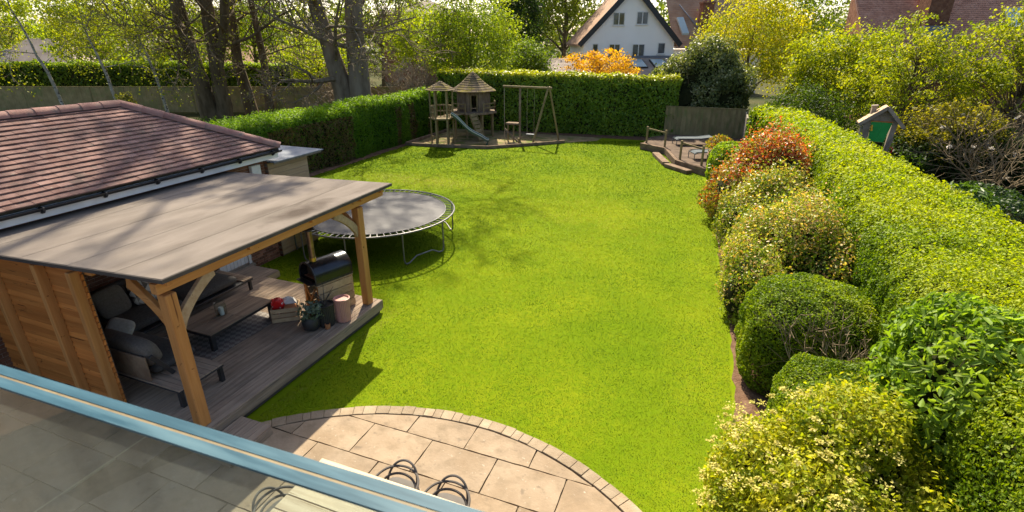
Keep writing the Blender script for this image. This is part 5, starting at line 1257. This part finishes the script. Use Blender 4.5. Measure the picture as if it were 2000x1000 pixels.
hedge('clipped_hedge', 'clipped hedge showing above the far left boundary fence', (fx0, fy0, 0), R(-90)+R(YAW), 0, 27,
      lambda y: -.8, lambda y: .8, lambda y: 3.6-.05*math.sin(y), [(.03,.06,.006),(.06,.10,.008),(.11,.16,.012)], [(.18,.26,.012),(.25,.32,.016)], cov=2.2, lump=.3, k=.0042, lo=.1, seed=37, expo=9, topjit=.2)

# ================================================================== BORDER SHRUBS (right bed)
shrub('topiary_ball', 'clipped bright green topiary dome at the terrace end of the right border', (.75,22.3,.75), (.95,1.0,1.05), [(.10,.17,.010),(.17,.25,.012),(.24,.30,.02)], k=.0046, lo=.05, expo=2.8, lump=.05, seed=41, spread=.1)
REDTIP = [(.40,.05,.02),(.44,.09,.03),(.36,.13,.05),(.42,.22,.09)]
shrub('photinia_shrub', 'tall photinia shrub with coppery red new leaves in the right border', (1.35,18.0,1.1), (1.45,1.95,1.25), [(.07,.10,.008),(.14,.16,.015),(.24,.21,.04),(.33,.26,.07)], k=.0052, lo=.05, lump=.3, lf=1.3, seed=43, tipcol=REDTIP, tipfrac=.55, mat='glossleaf', jit=.9, spread=.35, tiplow=.6, shoots=.6,
      lobes=[(-.35,-.15,-.1,.62,.6,.75),(.25,.25,.25,.62,.6,1.0),(.55,-.1,.35,.45,.4,.95),(-.1,.5,-.05,.6,.5,.8),(-.6,.35,-.35,.35,.4,.5)])
shrub('photinia_shrub', 'low spreading shrub with olive and cream leaves in front of the red photinia', (1.5,15.8,.75), (1.3,1.5,1.05), [(.06,.11,.006),(.14,.19,.014),(.26,.27,.04),(.36,.34,.09)], k=.005, lo=.05, lump=.3, lf=1.5, seed=44, tipcol=[(.38,.24,.08),(.42,.32,.12)], tipfrac=.22, mat='glossleaf', jit=.9, spread=.5, shoots=.45,
      lobes=[(-.35,-.1,-.1,.6,.7,.8),(.3,.3,.25,.65,.6,.95),(.4,-.5,0,.5,.45,.75),(-.3,.6,-.05,.5,.5,.8)])
shrub('small_dome_shrub', 'small plain green clipped dome between the two copper-leaved shrubs', (1.5,13.9,.55), (.8,.65,.75), [(.06,.11,.008),(.10,.16,.012),(.15,.21,.02)], k=.0046, lo=.045, expo=2.6, lump=.08, seed=45)
shrub('pieris_shrub', 'broad cream and orange tipped shrub in the middle of the right border', (1.75,11.7,.8), (1.35,1.75,1.15), [(.06,.11,.006),(.14,.20,.012),(.27,.29,.035),(.38,.37,.09)], k=.0054, lo=.05, lump=.3, lf=1.4, seed=46, tipcol=[(.42,.27,.08),(.48,.38,.16),(.42,.20,.07)], tipfrac=.28, mat='glossleaf', jit=.9, spread=.5, shoots=.45,
      lobes=[(-.4,-.35,-.15,.55,.55,.8),(.2,.1,.3,.65,.6,.95),(-.35,.45,.05,.55,.5,.85),(.55,-.35,.1,.45,.5,.85),(-.1,-.75,-.35,.5,.3,.55)])
shrub('clipped_dome_shrub', 'large rounded dark green clipped shrub beside the bare twigs', (1.88,9.0,.75), (1.05,1.05,.98), [(.05,.095,.005),(.10,.16,.007),(.16,.215,.010),(.22,.25,.016)], k=.0046, lo=.038, expo=3.0, lump=.09, seed=47, mat='leaf', jit=.8, spread=.12, inner=.8)
shrub('clipped_dome_shrub', 'low clipped green shrub behind the cream flowers in the near border', (2.15,6.75,.68), (.95,.95,.82), [(.06,.11,.006),(.11,.17,.008),(.18,.225,.011),(.24,.26,.02)], k=.0046, lo=.04, expo=3.2, lump=.09, seed=48, mat='leaf', jit=.8, spread=.12, inner=.8)
# bare twiggy shrub
def twiggy(name, label, base, n, h, spreadr, mat, seed, maxl=3, r=.014, cat='shrub'):
    rg = rng_(seed); t = thing(name, label, cat, base); tubes = []; tips = []
    for i in range(n):
        a_ = rg.uniform(0, 2*PI); q = rg.uniform(.25, 1); d = np.array([math.cos(a_)*q*spreadr, math.sin(a_)*q*spreadr, 1.0]); d /= np.linalg.norm(d)
        grow(rg, np.array(base)+np.array([math.cos(a_), math.sin(a_), 0])*.12, d, h*rg.uniform(.6,1), r, 1, maxl, tubes, tips, up=.02, wander=.16, kids=(3,5), ang=(25,60), ratio=(.4,.65))
    mb = MB()
    for pts_, rad, lvl in tubes: mb.tube(pts_, [max(q, .0035*max(1, math.dist(base, (0,0,5.5))/10)) for q in rad], 4 if lvl == 1 else 3, cap=False)
    o = mb.build('twigs', MAT[mat], t); o['kind'] = 'stuff'; return t, tips
twiggy('bare_shrub', 'leafless twiggy shrub between the two clipped green domes', (2.0,7.72,.55), 18, 1.2, .8, 'twig', 51)
# flowering viburnum in the near corner
def viburnum():
    c = np.array([1.55,5.2,.68]); rad = np.array([1.1,1.15,1.05])
    t = shrub('viburnum_shrub', 'spreading shrub covered in cream flower heads in the near right corner', c, rad, [(.11,.16,.007),(.20,.24,.010),(.31,.31,.016),(.40,.36,.03)], lobes=[(-.35,.1,-.1,.6,.6,.75),(.25,.3,.25,.65,.6,.9),(.1,-.5,.0,.7,.5,.85),(.75,-.1,.0,.5,.6,.8),(-.6,-.5,-.3,.4,.45,.6)], shoots=.25, k=.0062, lo=.055, lump=.3, lf=1.4, seed=53, jit=.8, spread=.35, asp=.55, big=True, cov=1.9)
    rg = rng_(54); n = 330; d = unit(rg.normal(size=(n,3))+np.array([-.15,0,.35])); d = d[d[:,2] > -.35]
    cen = c+d*rad*(1.0+.22*(rg.random((len(d),1))-.4)); cen += (fbm(cen, 1.4, 53)-.5)[:,None]*d*.55
    cr = .02+.055*rg.random(len(d))**2; idx = np.repeat(np.arange(len(d)), 34); off = rg.normal(size=(len(idx),3))*np.array([1,1,.35])*cr[idx][:,None]*.8
    P = cen[idx]+off+np.array([0,0,.03]); C = palette(rg, [(.36,.31,.05),(.44,.39,.09),(.5,.46,.16)], rg.random(len(P)))
    leaves('flower_heads', rg, P, np.tile([0,0,1.], (len(P),1)), .026, .9, C, t, jit=.5, mat='petal')
viburnum()
shrub('broad_leaved_shrub', 'tall bright green broad-leaved shrub leaning over the near right hedge', (3.2,6.5,1.85), (1.0,1.2,1.0), [(.085,.15,.014),(.13,.21,.02),(.18,.26,.03),(.24,.31,.045)], k=.017, lo=.12, lump=.3, lf=1.2, seed=57, jit=.75, spread=.3, big=True, asp=.42, cov=2.0, fold=.5)

# ================================================================== LEFT BOUNDARY FENCE
fa = site(-47,43.4); fb = site(-5.6,43.0); L = math.dist(fa, fb); ang = math.atan2(fb[1]-fa[1], fb[0]-fa[0])
lf = thing('boundary_fence', 'long close-boarded fence behind the big bare trees on the left', 'fence', (fa[0], fa[1], 0), ang)
mb = MB(); nbd = int(L/.2); rgf = random.Random(5)
for i in range(nbd):
    u_ = i*.2; mb.box(u_, -.02-.008*(i % 2), .1, u_+.195, .0, 2.02+rgf.uniform(-.008,.008))
loc_mb(mb, fa, ang); tag(mb.build('boards', MAT['fencewood'], lf), kind='stuff')
for i in range(int(L/2.7)+1):
    loc_mb(MB().box(i*2.7,-.05,0,i*2.7+.1,.08,2.05), fa, ang).build('post', MAT['fencewood'], lf)
loc_mb(MB().box(0,-.03,2.03,L,.03,2.07), fa, ang).build('capping', MAT['fencewood'], lf)

# ================================================================== BIG BARE TREES
def st(pts_, rads): return ([(*site(x, y), z) for x, y, z in pts_], rads)
SP = [(.15,.19,.010),(.25,.27,.014),(.34,.33,.03)]
bare_tree('beech_tree', 'huge multi-stemmed bare tree leaning left in front of the boundary fence',
  [st([(-21.5,38.4,0),(-21.65,38.2,2.5),(-21.8,38,5),(-22.0,38,8),(-23.3,37.5,14),(-23.4,36.5,20),(-23.0,35.5,25)], [.68,.52,.46,.42,.32,.22,.08]),
   st([(-20.75,38.7,0),(-20.5,38.4,2.5),(-20.25,38.2,5),(-20.1,38,8),(-19.6,37,14),(-18.9,36,21),(-18.3,35,27)], [.62,.48,.44,.4,.32,.2,.08]),
   st([(-20.3,38.4,3.8),(-19.3,38,6),(-18.1,37.2,9),(-16.6,35.5,15),(-15.5,34,21)], [.34,.3,.26,.2,.07])], 61, maxl=4, leafpal=SP, leafn=8000, leafsize=.10, kids=(5,7), blen=(.3,.46), start=.2, nbr=(11,14), minr=.016)
dt = bare_tree('beech_tree', 'great double-trunked bare tree standing behind the left hedge',
  [st([(-11.0,36.2,0),(-11.15,36.1,2.5),(-11.7,36,5),(-12.3,36,8),(-13,35,14),(-13.6,33.5,20),(-14,32,26)], [.85,.66,.5,.42,.34,.22,.08]),
   st([(-10.15,36,0),(-10.05,36,2),(-9.95,36,6),(-9.75,36,10),(-9.4,34.5,16),(-9.2,33,23),(-9.0,32,30)], [.95,.74,.56,.5,.36,.24,.08])], 67, maxl=4, leafpal=SP, leafn=8000, leafsize=.10, kids=(5,7), blen=(.3,.46), start=.2, nbr=(13,16), bark='bark2', minr=.016)
crown_leaves(dt, rng_(68), (-22.0,27.6,22.5), (5.6,6.6,3.2), 64, 120, .8, SP, size=.34, shell=.1, low=-1, name='added_shade_leaves')  # leaf clumps added out of view, shaped to dapple garage roof and trampoline
bare_tree('slim_tree', 'slim dark-trunked bare tree just left of the great double trunk', [st([(-18.9,42,0),(-18.7,42,4),(-18.9,42,8),(-18.6,42,15)], [.33,.26,.2,.05])], 71, maxl=3, leafpal=SP, leafn=3500, leafsize=.14, start=.25, minr=.018)
bare_tree('slim_tree', 'leaning dark tree behind the multi-stemmed one', [st([(-19.9,41.2,0),(-20.2,41,4),(-20.0,41,8),(-20.8,41,15)], [.5,.36,.28,.06])], 73, maxl=3, leafpal=SP, leafn=3500, leafsize=.14, start=.3, minr=.018)
for i, (X, Y, tx, h, lab) in enumerate(((-26.0,31.5,-27.4,9.5,'leftmost leaning white birch above the garage roof'), (-24.6,34,-25.6,8.5,'middle slender white birch behind the garage ridge'), (-22.6,35.5,-23.5,8,'white birch nearest the multi-stemmed tree'))):
    bare_tree('birch_tree', lab, [st([(X,Y,0),(X+(tx-X)*.35,Y,h*.4),(tx+.05,Y,h*.75),(tx,Y,h)], [.11,.085,.035,.012])], 81+i, maxl=3, bark='birch', twig='twig', leafpal=SP, leafn=4500, leafsize=.12, start=.35, minr=.012, blen=(.3,.42), group='birches behind the garage', drop=.03, kids=(4,6))
# pale twiggy bush by the play corner
b_ = site(-7.6,40); twiggy('blossom_thicket', 'pale grey leafless thicket behind the playhouse corner', (b_[0], b_[1], .3), 26, 4.2, 1.0, 'paletwig', 85, maxl=4, r=.05)
b_ = site(-12.8,40); twiggy('blossom_thicket', 'tangled leafless bush between the double trunk and the fence', (b_[0], b_[1], .2), 18, 3.4, 1.1, 'paletwig', 86, maxl=4, r=.045)

# ================================================================== LEAFY TREES BEYOND THE BOUNDARY
YG = [(.10,.15,.006),(.18,.24,.008),(.27,.31,.012),(.36,.36,.02)]
MG = [(.07,.11,.007),(.13,.18,.010),(.21,.25,.014)]
trees = [
 ('leafy_tree','yellow-green leafy tree at the far left edge above the clipped hedge',-58,64,12,8.0,(5,4,5),YG,91),
 ('leafy_tree','pale green tree behind the leftmost birch',-40,54,10,6.0,(4,4,4.2),YG,92),
 ('leafy_tree','bright green tree between the birches and the multi-stemmed tree',-31.5,53,10,6.0,(4.2,4,4.4),YG,93),
 ('leafy_tree','green tree seen through the stems of the multi-stemmed tree',-25,55,10,6.2,(3.6,4,4.6),MG,94),
 ('leafy_tree','low lime green tree over the fence left of the double trunk',-17.5,50,6,3.4,(3.6,3,2.4),YG,95),
 ('leafy_tree','golden green tree right of the double trunk',-8.6,52,8,5.2,(2.8,3,3.4),YG,96),
 ('leafy_tree','tall hazy green tree behind the double trunk',-14.5,62,13,8.0,(4.5,4,5),MG,97),
]
for nm, lab, X, Y, h, cz, rad, pal, sd_ in trees:
    leafy_tree(nm, lab, X, Y, h, cz, rad, pal, nclump=165, nleaf=42, clump_r=.85, seed=sd_, group='leafy trees beyond the left fence', trunk_r=.22, k=.0042)
leafy_tree('leafy_tree', 'large soft yellow-green tree behind the playhouse', -3.1,42,9,5.4,(3.9,3.2,3.2), [(.07,.12,.010),(.13,.19,.014),(.21,.26,.018),(.29,.31,.03)], nclump=420, nleaf=46, clump_r=.75, seed=101, trunk_r=.25)
leafy_tree('conifer_tree', 'dark conifer behind the soft yellow-green tree', 0.6,62,14,8.0,(2.8,2.8,6.5), [(.012,.03,.008),(.025,.05,.012),(.04,.07,.02)], nclump=330, nleaf=44, clump_r=.8, seed=102, cat='tree', trunk_r=.25)
leafy_tree('leafy_tree', 'rounded mid green shrub tree just left of the low extension roof', 1.3,46,5,3.2,(1.8,2,2.3), [(.05,.09,.010),(.10,.15,.014),(.17,.21,.02)], nclump=190, nleaf=44, clump_r=.6, seed=103)
leafy_tree('tall_tree', 'tall airy tree with dark trunk left of the white gable house', 6.6,72,20,10,(5.5,5,8), [(.07,.10,.010),(.13,.16,.016),(.2,.21,.03)], nclump=380, nleaf=34, clump_r=1.0, seed=104, trunk_r=.4, shell=.2, group='tall airy trees by the white house')
leafy_tree('tall_tree', 'second tall airy tree standing behind the first by the white house', 3.0,80,19,10,(4.5,5,8), [(.06,.09,.010),(.11,.14,.016),(.17,.18,.03)], nclump=260, nleaf=34, clump_r=1.1, seed=105, trunk_r=.4, shell=.2, group='tall airy trees by the white house')
leafy_tree('acer_tree', 'small golden orange acer in front of the extension roof', 7.3,46,4.6,3.35,(2.9,2,1.55), [(.36,.19,.012),(.48,.27,.02),(.55,.34,.04)], nclump=95, nleaf=46, clump_r=.55, seed=106, trunk_r=.12, lump=.5, flat=.35, shell=.3)
ds = site(11.5,33.8)
shrub('evergreen_shrub', 'big dark glossy evergreen shrub behind the back fence', (ds[0]+.25,ds[1],2.95), (2.7,2.2,2.35), [(.035,.055,.016),(.075,.10,.03),(.16,.18,.07),(.33,.32,.2)], lump=.4, lf=.9, lobes=[(-.45,0,-.1,.6,.7,.75),(.1,0,.25,.6,.7,.85),(.5,.1,-.15,.55,.7,.7),(-.1,-.3,-.35,.7,.6,.65)], shoots=.4, spread=.3, seed=107, mat='glossleaf', jit=1.0, k=.0046, cov=2.4, zmin=-.95)
leafy_tree('golden_tree', 'glowing golden yellow tree right of the dark evergreen shrub', 16.4,38.5,9,5.0,(3.6,3.2,3.6), [(.12,.17,.008),(.24,.25,.010),(.36,.32,.013),(.46,.38,.03)], nclump=360, nleaf=46, clump_r=.75, seed=108, trunk_r=.2, flat=.5)
leafy_tree('airy_tree', 'tall loose green tree behind the golden one', 25.5,50,13,7.5,(4.6,4,4.5), MG, nclump=230, nleaf=32, clump_r=.9, seed=109, shell=.25, trunk_r=.25)
# right hand neighbour's trees
RG = [(.07,.11,.006),(.15,.19,.008),(.25,.27,.010),(.35,.33,.018)]
leafy_tree('leafy_tree', 'dense fresh green tree rising behind the far end of the right hedge', 18.2,30.5,6.5,3.5,(3.0,2.4,2.7), RG, nclump=420, nleaf=46, clump_r=.5, seed=111, k=.0042)
leafy_tree('hawthorn_tree', 'twiggy hawthorn with tufts of new leaves in front of the red roof', 17.9,24.5,6.6,3.9,(2.7,2.2,2.6), RG, nclump=280, nleaf=34, clump_r=.34, seed=112, shell=.25, limbs=110, trunk_r=.16, k=.0042)
leafy_tree('hawthorn_tree', 'loose yellow-green tree at the top right corner of the view', 21.0,22.5,6.8,4.5,(2.8,2.4,2.7), RG, nclump=330, nleaf=32, clump_r=.36, seed=113, shell=.25, limbs=110, trunk_r=.16, k=.0042)
leafy_tree('golden_shrub', 'yellow-leaved shrub growing beside the crooked playhouse', 17.2,20.8,3.2,1.9,(1.9,1.4,1.3), [(.10,.11,.01),(.22,.20,.014),(.34,.27,.02)], nclump=260, nleaf=30, clump_r=.3, seed=114, limbs=60, trunk_r=.08)
leafy_tree('leafy_tree', 'shady green shrub left of the crooked playhouse', 14.2,25.5,3.6,1.9,(2.4,1.5,1.6), [(.02,.04,.006),(.04,.07,.01),(.07,.11,.014)], nclump=260, nleaf=36, clump_r=.42, seed=115, trunk_r=.1)
x_, y_ = site(12.3,13.6)
shrub('shade_shrub', 'dark shady shrub behind the right hedge below the bare branches', (x_+.5,y_,.75), (1.4,2.6,1.0), [(.012,.028,.006),(.025,.05,.01),(.045,.08,.016)], seed=116, lump=.3, lf=1.2, k=.0055, mat='glossleaf')
x_, y_ = site(11.1,12.6)
shrub('rhododendron_shrub', 'green-leaved rhododendron rising just behind the right hedge', (x_+.1,y_,1.35), (.75,.9,.75), [(.035,.075,.012),(.06,.11,.02),(.09,.15,.03)], seed=117, lump=.3, lf=1.6, k=.0105, big=True, asp=.4, mat='glossleaf', cov=1.8)
x_, y_ = site(16.8,17.8); t_, tips = twiggy('bare_shrub', 'sprawling leafless branches at the right edge beyond the hedge', (x_, y_, .5), 18, 3.4, 1.5, 'twig', 118, maxl=3, r=.03)
x_, y_ = site(17.6,20.3)
shrub('shade_shrub', 'shade-darkened understorey shrub behind the magnolia branches', (x_,y_,.85), (3.4,1.6,1.35), [(.012,.028,.005),(.025,.05,.008),(.05,.085,.014)], seed=119, lump=.35, lf=1.0, k=.005, spread=.3, lobes=[(-.5,0,-.1,.55,.9,.9),(.1,.1,.1,.55,.9,1),(.6,-.1,-.05,.5,.9,.9)])  # leaf colours darkened to carry the shade below the trees
# magnolia with white flowers
def magnolia():
    x, y = site(17.3,19.3); t, tips = twiggy('magnolia_tree', 'open branched magnolia with white star flowers beyond the right hedge', (x, y, .2), 14, 3.0, 1.0, 'twig', 121, maxl=3, r=.04, cat='tree')
    rg = rng_(122); T = np.array(tips); T = T[rg.choice(len(T), min(16, len(T)), replace=False)]
    idx = np.repeat(np.arange(len(T)), 9); P = T[idx]+rg.normal(size=(len(idx),3))*.035
    leaves('flowers', rg, P, rg.normal(size=P.shape)+np.array([0,0,.5]), .10, .5, np.tile([.6,.55,.5], (len(P),1)), t, jit=.5, mat='petal')['kind'] = 'stuff'
magnolia()
# low ground cover on the far side of the left hedge, and a distant belt of woodland
def belt(name, label, X0, X1, Y0, Y1, z0, z1, n, pal, seed, sz):
    rg = rng_(seed); X = rg.uniform(X0, X1, n); Y = rg.uniform(Y0, Y1, n); top = z1*(.55+.45*vnoise(np.stack([X*.12, Y*.05, X*0], 1), 1, seed)*2)
    z = z0+(top-z0)*rg.random(n)**.8; x = X*CT-Y*ST; y = X*ST+Y*CT; P = np.stack([x, y, z], 1)
    t = np.clip(vnoise(P, .25, seed)*.7+.3*rg.random(n), 0, 1); o = leaves(name, rg, P, np.tile([0,-.6,.8], (n,1)), sz, .7, palette(rg, pal, t), None, jit=.8)
    tag(o, label, 'foliage', kind='stuff')
belt('distant_woodland', 'distant belt of woodland closing the view behind the houses', -140, 130, 95, 120, 0, 9.5, 26000, [(.05,.08,.02),(.09,.12,.025),(.14,.17,.03)], 131, 1.0)
belt('ground_cover', 'low leafy ground cover between the left hedge and the fence', -40, -13, 30.5, 34, 0, .9, 9000, [(.03,.06,.008),(.06,.11,.012),(.11,.17,.02)], 132, .16)
leafy_tree('young_shrub', 'small pale yellow shrub just beyond the garage ridge', -23.7,33.2,2.2,1.6,(.55,.5,.95), [(.2,.2,.03),(.3,.28,.06),(.4,.36,.1)], nclump=60, nleaf=16, clump_r=.2, seed=133, trunk_r=.03, limbs=14)

# ================================================================== HOUSES
def frame(X, Y, rz): 
    x, y = site(X, Y); a = R(YAW)+rz; f = Vector((math.cos(a), math.sin(a), 0)); b = Vector((-math.sin(a), math.cos(a), 0)); o = Vector((x, y, 0))
    return lambda u_, v_, z: o+f*u_+b*v_+Vector((0,0,z))
def hexa(mb, Q, x0, x1, y0, y1, z0, z1): return mb.add([Q(x0,y0,z0),Q(x1,y0,z0),Q(x1,y1,z0),Q(x0,y1,z0),Q(x0,y0,z1),Q(x1,y0,z1),Q(x1,y1,z1),Q(x0,y1,z1)], BF)
def window(Q, root, cx, cz, wd, h, y=-.02, panes=2, frame_mat='white'):
    wf = MB(); t = .07
    for (a_, b_, c_, d_) in ((cx-wd/2,cx+wd/2,cz-h/2,cz-h/2+t),(cx-wd/2,cx+wd/2,cz+h/2-t,cz+h/2),(cx-wd/2,cx-wd/2+t,cz-h/2+t,cz+h/2-t),(cx+wd/2-t,cx+wd/2,cz-h/2+t,cz+h/2-t)): hexa(wf, Q, a_, b_, y-.06, y, c_, d_)
    if panes == 2: hexa(wf, Q, cx-t*.6, cx+t*.6, y-.06, y, cz-h/2+t, cz+h/2-t)
    w_ = wf.build('window', MAT[frame_mat], root)
    xs_ = [(cx-wd/2+t, cx-t*.6),(cx+t*.6, cx+wd/2-t)] if panes == 2 else [(cx-wd/2+t, cx+wd/2-t)]
    for a_, b_ in xs_: hexa(MB(), Q, a_, b_, y-.025, y-.01, cz-h/2+t, cz+h/2-t).build('pane', MAT['window'], w_)
    hexa(MB(), Q, cx-wd/2-.06, cx+wd/2+.06, y-.12, y, cz-h/2-.07, cz-h/2-.005).build('sill', MAT[frame_mat], w_)
def courses(mb, Q, u0, u1, yA, zA, yB, zB, n, th=.03):
    for i in range(n):
        t0, t1 = i/n, (i+1)/n; ya, za, yb, zb = yA+(yB-yA)*t0, zA+(zB-zA)*t0, yA+(yB-yA)*t1, zA+(zB-zA)*t1
        mb.add([Q(u0,ya,za),Q(u1,ya,za),Q(u1,yb,zb),Q(u0,yb,zb),Q(u0,ya,za+th),Q(u1,ya,za+th),Q(u1,yb,zb+.004),Q(u0,yb,zb+.004)], BF)
    return mb
# white gable house
Q = frame(12.05, 58, R(3)); hs = thing('white_house', 'white rendered gable house with black bargeboards behind the back hedge', 'house', tuple(Q(0,4,0)))
MB().prism_axis([(-4.7,0),(4.7,0),(4.7,5.3),(0,10.2),(-4.7,5.3)], Q(0,0,0), Q(1,0,0)-Q(0,0,0), (0,0,1), Q(0,1,0)-Q(0,0,0), 9).build('wall', MAT['render'], hs)
rf = MB(); 
for s_ in (-1,1):
    rf.add([Q(s_*5.15,-.45,4.86),Q(s_*5.15,9.2,4.86),Q(0,9.2,10.27),Q(0,-.45,10.27),Q(s_*5.15,-.45,5.06),Q(s_*5.15,9.2,5.06),Q(0,9.2,10.47),Q(0,-.45,10.47)], BF)
rf.build('roof', MAT['ext_tile'], hs)
for s_ in (-1,1): MB().beam(Q(s_*5.25,-.5,4.92),Q(0,-.5,10.42),.06,.5).build('bargeboard', MAT['gutter'], hs)
for cx, cz, wd, h, p_ in ((-1.25,7.42,1.2,1.2,2),(1.15,7.5,1.2,1.2,2),(-1.5,4.45,1.15,1.25,2),(1.0,4.4,1.3,1.35,2),(-3.5,4.6,.6,1.0,1),(3.4,4.65,.8,1.1,1)): window(Q, hs, cx, cz, wd, h, panes=p_)
# main range with its slope towards the garden
tag(courses(MB(), Q, 5.2, 15.5, 1.2, 4.6, 6.6, 10.6, 26).build('side_roof', MAT['ext_tile'], hs), kind='stuff')
hexa(MB(), Q, 5.01, 15, 1.6, 8.5, 0, 4.55).build('side_wall', MAT['render'], hs)
MB().beam(Q(6.5,4.9,9.0),Q(8.9,1.9,5.55),.12,.10).build('lead_valley', MAT['lead'], hs)
chm = hexa(MB(), Q, 8.3, 9.5, 2.6, 3.6, 5.5, 9.0).build('chimney', MAT['brick'], hs); hexa(MB(), Q, 8.22, 9.58, 2.52, 3.68, 9.01, 9.2).build('chimney_cap', MAT['brick'], chm)
for dx in (8.65,9.15): MB().lathe([(.14,0),(.12,.5),(.1,.5)], 10, tuple(Q(dx,3.1,9.2))).build('chimney_pot', MAT['ridge'], chm, smooth=True)
MB().add([Q(6.3,2.4,5.9),Q(7.0,2.4,5.95),Q(6.6,3.6,7.55),Q(5.9,3.6,7.5),Q(6.3,2.3,6.1),Q(7.0,2.3,6.15),Q(6.6,3.5,7.75),Q(5.9,3.5,7.7)], BF).build('roof_window', MAT['skylight'], hs)
# low extension in front
tag(courses(MB(), Q, -9.6, 6.5, -6.0, 2.3, -.6, 3.75, 14).build('extension_roof', MAT['greytile'], hs), kind='stuff')
hexa(MB(), Q, -9.3, 6.2, -5.7, -.05, 0, 2.25).build('extension_wall', MAT['render'], hs)
hexa(MB(), Q, -4.9, 4.9, -.55, -.05, 3.72, 3.95).build('flashing', MAT['lead'], hs)
for cx in (-4.2,-1.9,.3,2.5):
    ya, yb = -3.9, -1.6; za, zb = 2.3+1.45*(ya+6)/5.4, 2.3+1.45*(yb+6)/5.4
    MB().add([Q(cx-.75,ya,za+.03),Q(cx+.75,ya,za+.03),Q(cx+.75,yb,zb+.03),Q(cx-.75,yb,zb+.03),Q(cx-.75,ya,za+.16),Q(cx+.75,ya,za+.16),Q(cx+.75,yb,zb+.16),Q(cx-.75,yb,zb+.16)], BF).build('skylight_frame', MAT['gutter'], hs)
    MB().add([Q(cx-.66,ya+.09,za+.19),Q(cx+.66,ya+.09,za+.19),Q(cx+.66,yb-.09,zb+.16),Q(cx-.66,yb-.09,zb+.16),Q(cx-.66,ya+.09,za+.2),Q(cx+.66,ya+.09,za+.2),Q(cx+.66,yb-.09,zb+.17),Q(cx-.66,yb-.09,zb+.17)], BF).build('skylight_pane', MAT['skylight'], hs)
# red tiled house on the right
Q = frame(24.6, 37, R(-8)); rh = thing('red_roof_house', 'house with steep red tiled roof and brick chimney beyond the right hand trees', 'house', tuple(Q(6,3,0)))
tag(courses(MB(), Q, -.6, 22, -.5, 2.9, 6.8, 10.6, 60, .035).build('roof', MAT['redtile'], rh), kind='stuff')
hexa(MB(), Q, 0, 21, .3, 7, 0, 2.85).build('wall', MAT['brick'], rh)
MB().add([Q(-.62,-.55,2.8),Q(-.62,6.85,10.6),Q(-.62,6.85,10.4),Q(-.62,-.5,2.6),Q(-.55,-.55,2.8),Q(-.55,6.85,10.6),Q(-.55,6.85,10.4),Q(-.55,-.5,2.6)], BF).build('verge', MAT['ridge'], rh)
MB().add([Q(0,.3,2.6),Q(0,6.8,10.2),Q(0,6.8,2.6),Q(.2,.3,2.6),Q(.2,6.8,10.2),Q(.2,6.8,2.6)], [(0,1,2),(5,4,3),(0,3,4,1),(1,4,5,2),(2,5,3,0)]).build('gable_wall', MAT['brick'], rh)
cm = hexa(MB(), Q, 3.2, 4.6, 2.3, 3.7, 5.0, 9.5).build('chimney', MAT['brick'], rh); hexa(MB(), Q, 3.1, 4.7, 2.2, 3.8, 9.51, 9.8).build('chimney_cap', MAT['brick'], cm)
hexa(MB(), Q, 3.1, 4.7, 2.0, 3.72, 5.4, 6.35).build('chimney_flashing', MAT['lead'], cm)
MB().add([Q(8.6,2.6,6.1),Q(9.5,2.6,6.1),Q(9.5,3.6,7.3),Q(8.6,3.6,7.3),Q(8.6,2.5,6.3),Q(9.5,2.5,6.3),Q(9.5,3.5,7.5),Q(8.6,3.5,7.5)], BF).build('roof_window', MAT['skylight'], rh)
# far left roofs
def hip_house(label, X, Y, rz, wd, dp, ze, zr_, mat):
    Q = frame(X, Y, rz); t = thing('far_house', label, 'house', tuple(Q(0,dp/2,0)))
    hexa(MB(), Q, -wd/2, wd/2, 0, dp, 0, ze-.02).build('wall', MAT['brick'], t); e = .4; k_ = dp/2
    MB().add([Q(-wd/2-e,-e,ze),Q(wd/2+e,-e,ze),Q(wd/2+e,dp+e,ze),Q(-wd/2-e,dp+e,ze),Q(-wd/2+k_,dp/2,zr_),Q(wd/2-k_,dp/2,zr_)], [(0,1,5,4),(1,2,5),(2,3,4,5),(3,0,4),(3,2,1,0)]).build('roof', mat, t)
    return Q, t
hip_house('grey-brown hipped roof showing above the hedge at the far left', -50.3, 58, R(12), 9, 6.5, 2.9, 5.6, MAT['greytile'])
hip_house('pinkish low roof glimpsed behind the multi-stemmed tree', -29, 60, 0, 15, 6, 3.0, 4.9, MAT['ext_tile'])
Q, t = hip_house('dark brick house with pale windows glimpsed high behind the bare branches', -12.8, 76, R(-10), 10, 8, 8.6, 10.4, MAT['greytile'])
for cx in (-1.6,1.1): window(Q, t, cx, 7.6, 1.1, 1.5, panes=1)
